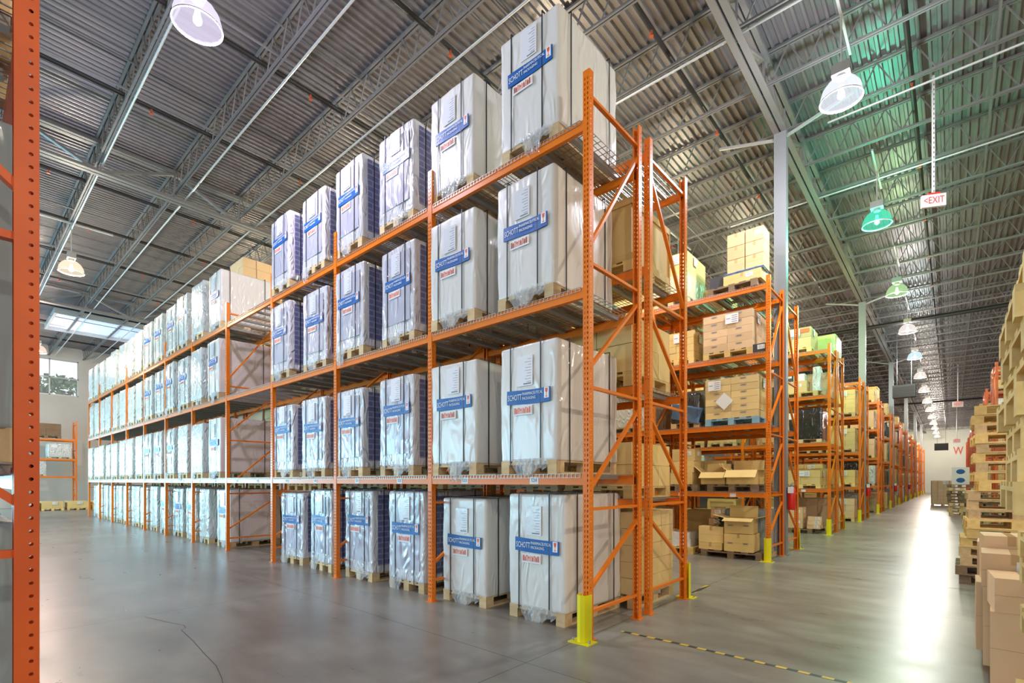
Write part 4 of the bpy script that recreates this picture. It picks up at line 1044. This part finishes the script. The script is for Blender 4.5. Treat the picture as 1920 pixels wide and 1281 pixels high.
# brown carton pallet
pallet_thing('wood', .80, 5.75, 0, 0, 'wooden pallet under the tall brown cartons at the right edge', w=1.1, d=2.3)
rc = random.Random(4)
cs = [(.42, 6.55, .36, .40, .50), (.40, 6.08, .34, .44, .58), (.42, 5.60, .38, .44, .62), (.46, 5.12, .36, .44, .52), (.84, 6.5, .36, .42, .6), (.84, 6.0, .36, .42, .56), (.86, 5.5, .36, .44, .62), (.88, 5.0, .36, .44, .52)]
names = ['farthest column', 'second column from the back', 'third column from the back', 'nearest column']
for i, (x, y, w_, d_, h_) in enumerate(cs):
    z = .146; c_ = 0
    tgt = 1.02+.10*(i % 4 == 1)+.12*(i > 3)-.12*(i == 3)
    lay = 0
    while z < tgt and lay < 2:
        hh = q(h_ if lay == 0 else (tgt-z)); hh = max(.2, hh)
        carton_obj(w_, d_, hh, 'carton_p', (x-.06+rc.uniform(-.015, .03), y, z), rc.uniform(-.06, .06), '%s pinkish carton, %s of the right edge pile, %s' % (('lower', 'upper')[lay], names[i % 4], 'aisle side' if i < 4 else 'right side'), group='tall brown cartons at the right edge', paper=True)
        z += hh+.002; lay += 1
# racks right of the main aisle
for n in range(2, 11):
    yf = Y0+PITCH*n
    rack(1.15, yf, False, 2, LV_B, 'orange pallet rack right of the main aisle, %s from the camera, camera side' % ORD[n-1], 0, direction=1, dark=True)
    rack(1.15, yf+1.32+FD, True, 2, LV_B, 'orange pallet rack right of the main aisle, %s from the camera, far side' % ORD[n-1], 0, direction=1, dark=True)
    for li in range(5):
        if rr.random() < .2: continue
        load_at(rr.choice(('brown', 'yellow', 'pink', 'crate', 'film')), 1.15+.68, yf+FD/2, LVB[li]+(EPS if li else 0), 0, '%s of the right-hand racks, %s rack from the camera' % (shelf_b[li], ORD[n-1]))
# goods at the far end of the aisle
o = carton_load(1.15, 1.1, 1.5, (4, 3, 6), 'carton', parts=False, seed=77, pal='wood'); put(o, -.45, 43, 0, .06, 'brown film-wrapped carton load standing alone in the main aisle')
pstack(.30, 31.6, 10, 0, 'the stack under the white cartons', mats=('wood', 'wood_dark'), w=.8, d=.9)
for j in range(2):
    c_ = carton_obj(.62, .6, .40, 'paper', (.30, 31.6, 10*.1445+.002+.402*j), 0, '%s white carton with blue emblem on the distant pallets' % ('lower', 'upper')[j], paper=False, tape=False)
    b = MB().lathe([(0, 0), (.14, 0), (.14, .006), (0, .006)], 20); ob('blue_emblem', b.mesh('blue_emblem', M['blue']), c_, (0, -.302, .2), (PI/2, 0, 0), (1.1, .8, 1))

# ------------------------------------------------------------------ goods in front of the left wall
xl = -38.6
t = thing('pallet_rack', 'orange rack standing against the left wall under the window', 'rack', (xl, 4.95, 0), PI/2, 'orange pallet racks')
for k in range(2):
    for yy in (0, FD): ob('upright_post', POST, t, (-BAY*k, yy, 0), (0, 0, 0 if yy == 0 else PI), (1, 1, .90))
    ob('frame_bracing', BR_ALL, t, (-BAY*k, 0, 0), scale=(1, 1, .9))
for z in (1.9, 2.9, 4.05):
    ob('load_beam', BEAM, t, (-BAY/2, -.006, z)); ob('load_beam', BEAM, t, (-BAY/2, FD+.006, z), (0, 0, PI))
    for s in (-1, 1): ob('wire_deck', DECK, t, (-BAY/2+s*.585, 0, z+.001))
load_at('dark', xl-.55, 4.95-1.3, 4.05+EPS, PI/2, 'on top of the rack under the window', (1.3, 1, 1))
load_at('film', xl-.55, 4.95-.7, 2.9+EPS, PI/2, 'on the middle shelf of the rack under the window', (1, 1, .8)); load_at('film', xl-.55, 4.95-1.8, 1.9+EPS, PI/2, 'on the lowest shelf of the rack under the window', (1, 1, .75))
for i, y in enumerate((2.7, 3.75, 4.8, 5.9)):
    load_at('short', xl+1.2, y, 0, PI/2, 'on the floor before the window wall, %s from the left' % ORD[i+1], (.9, 1, .7))
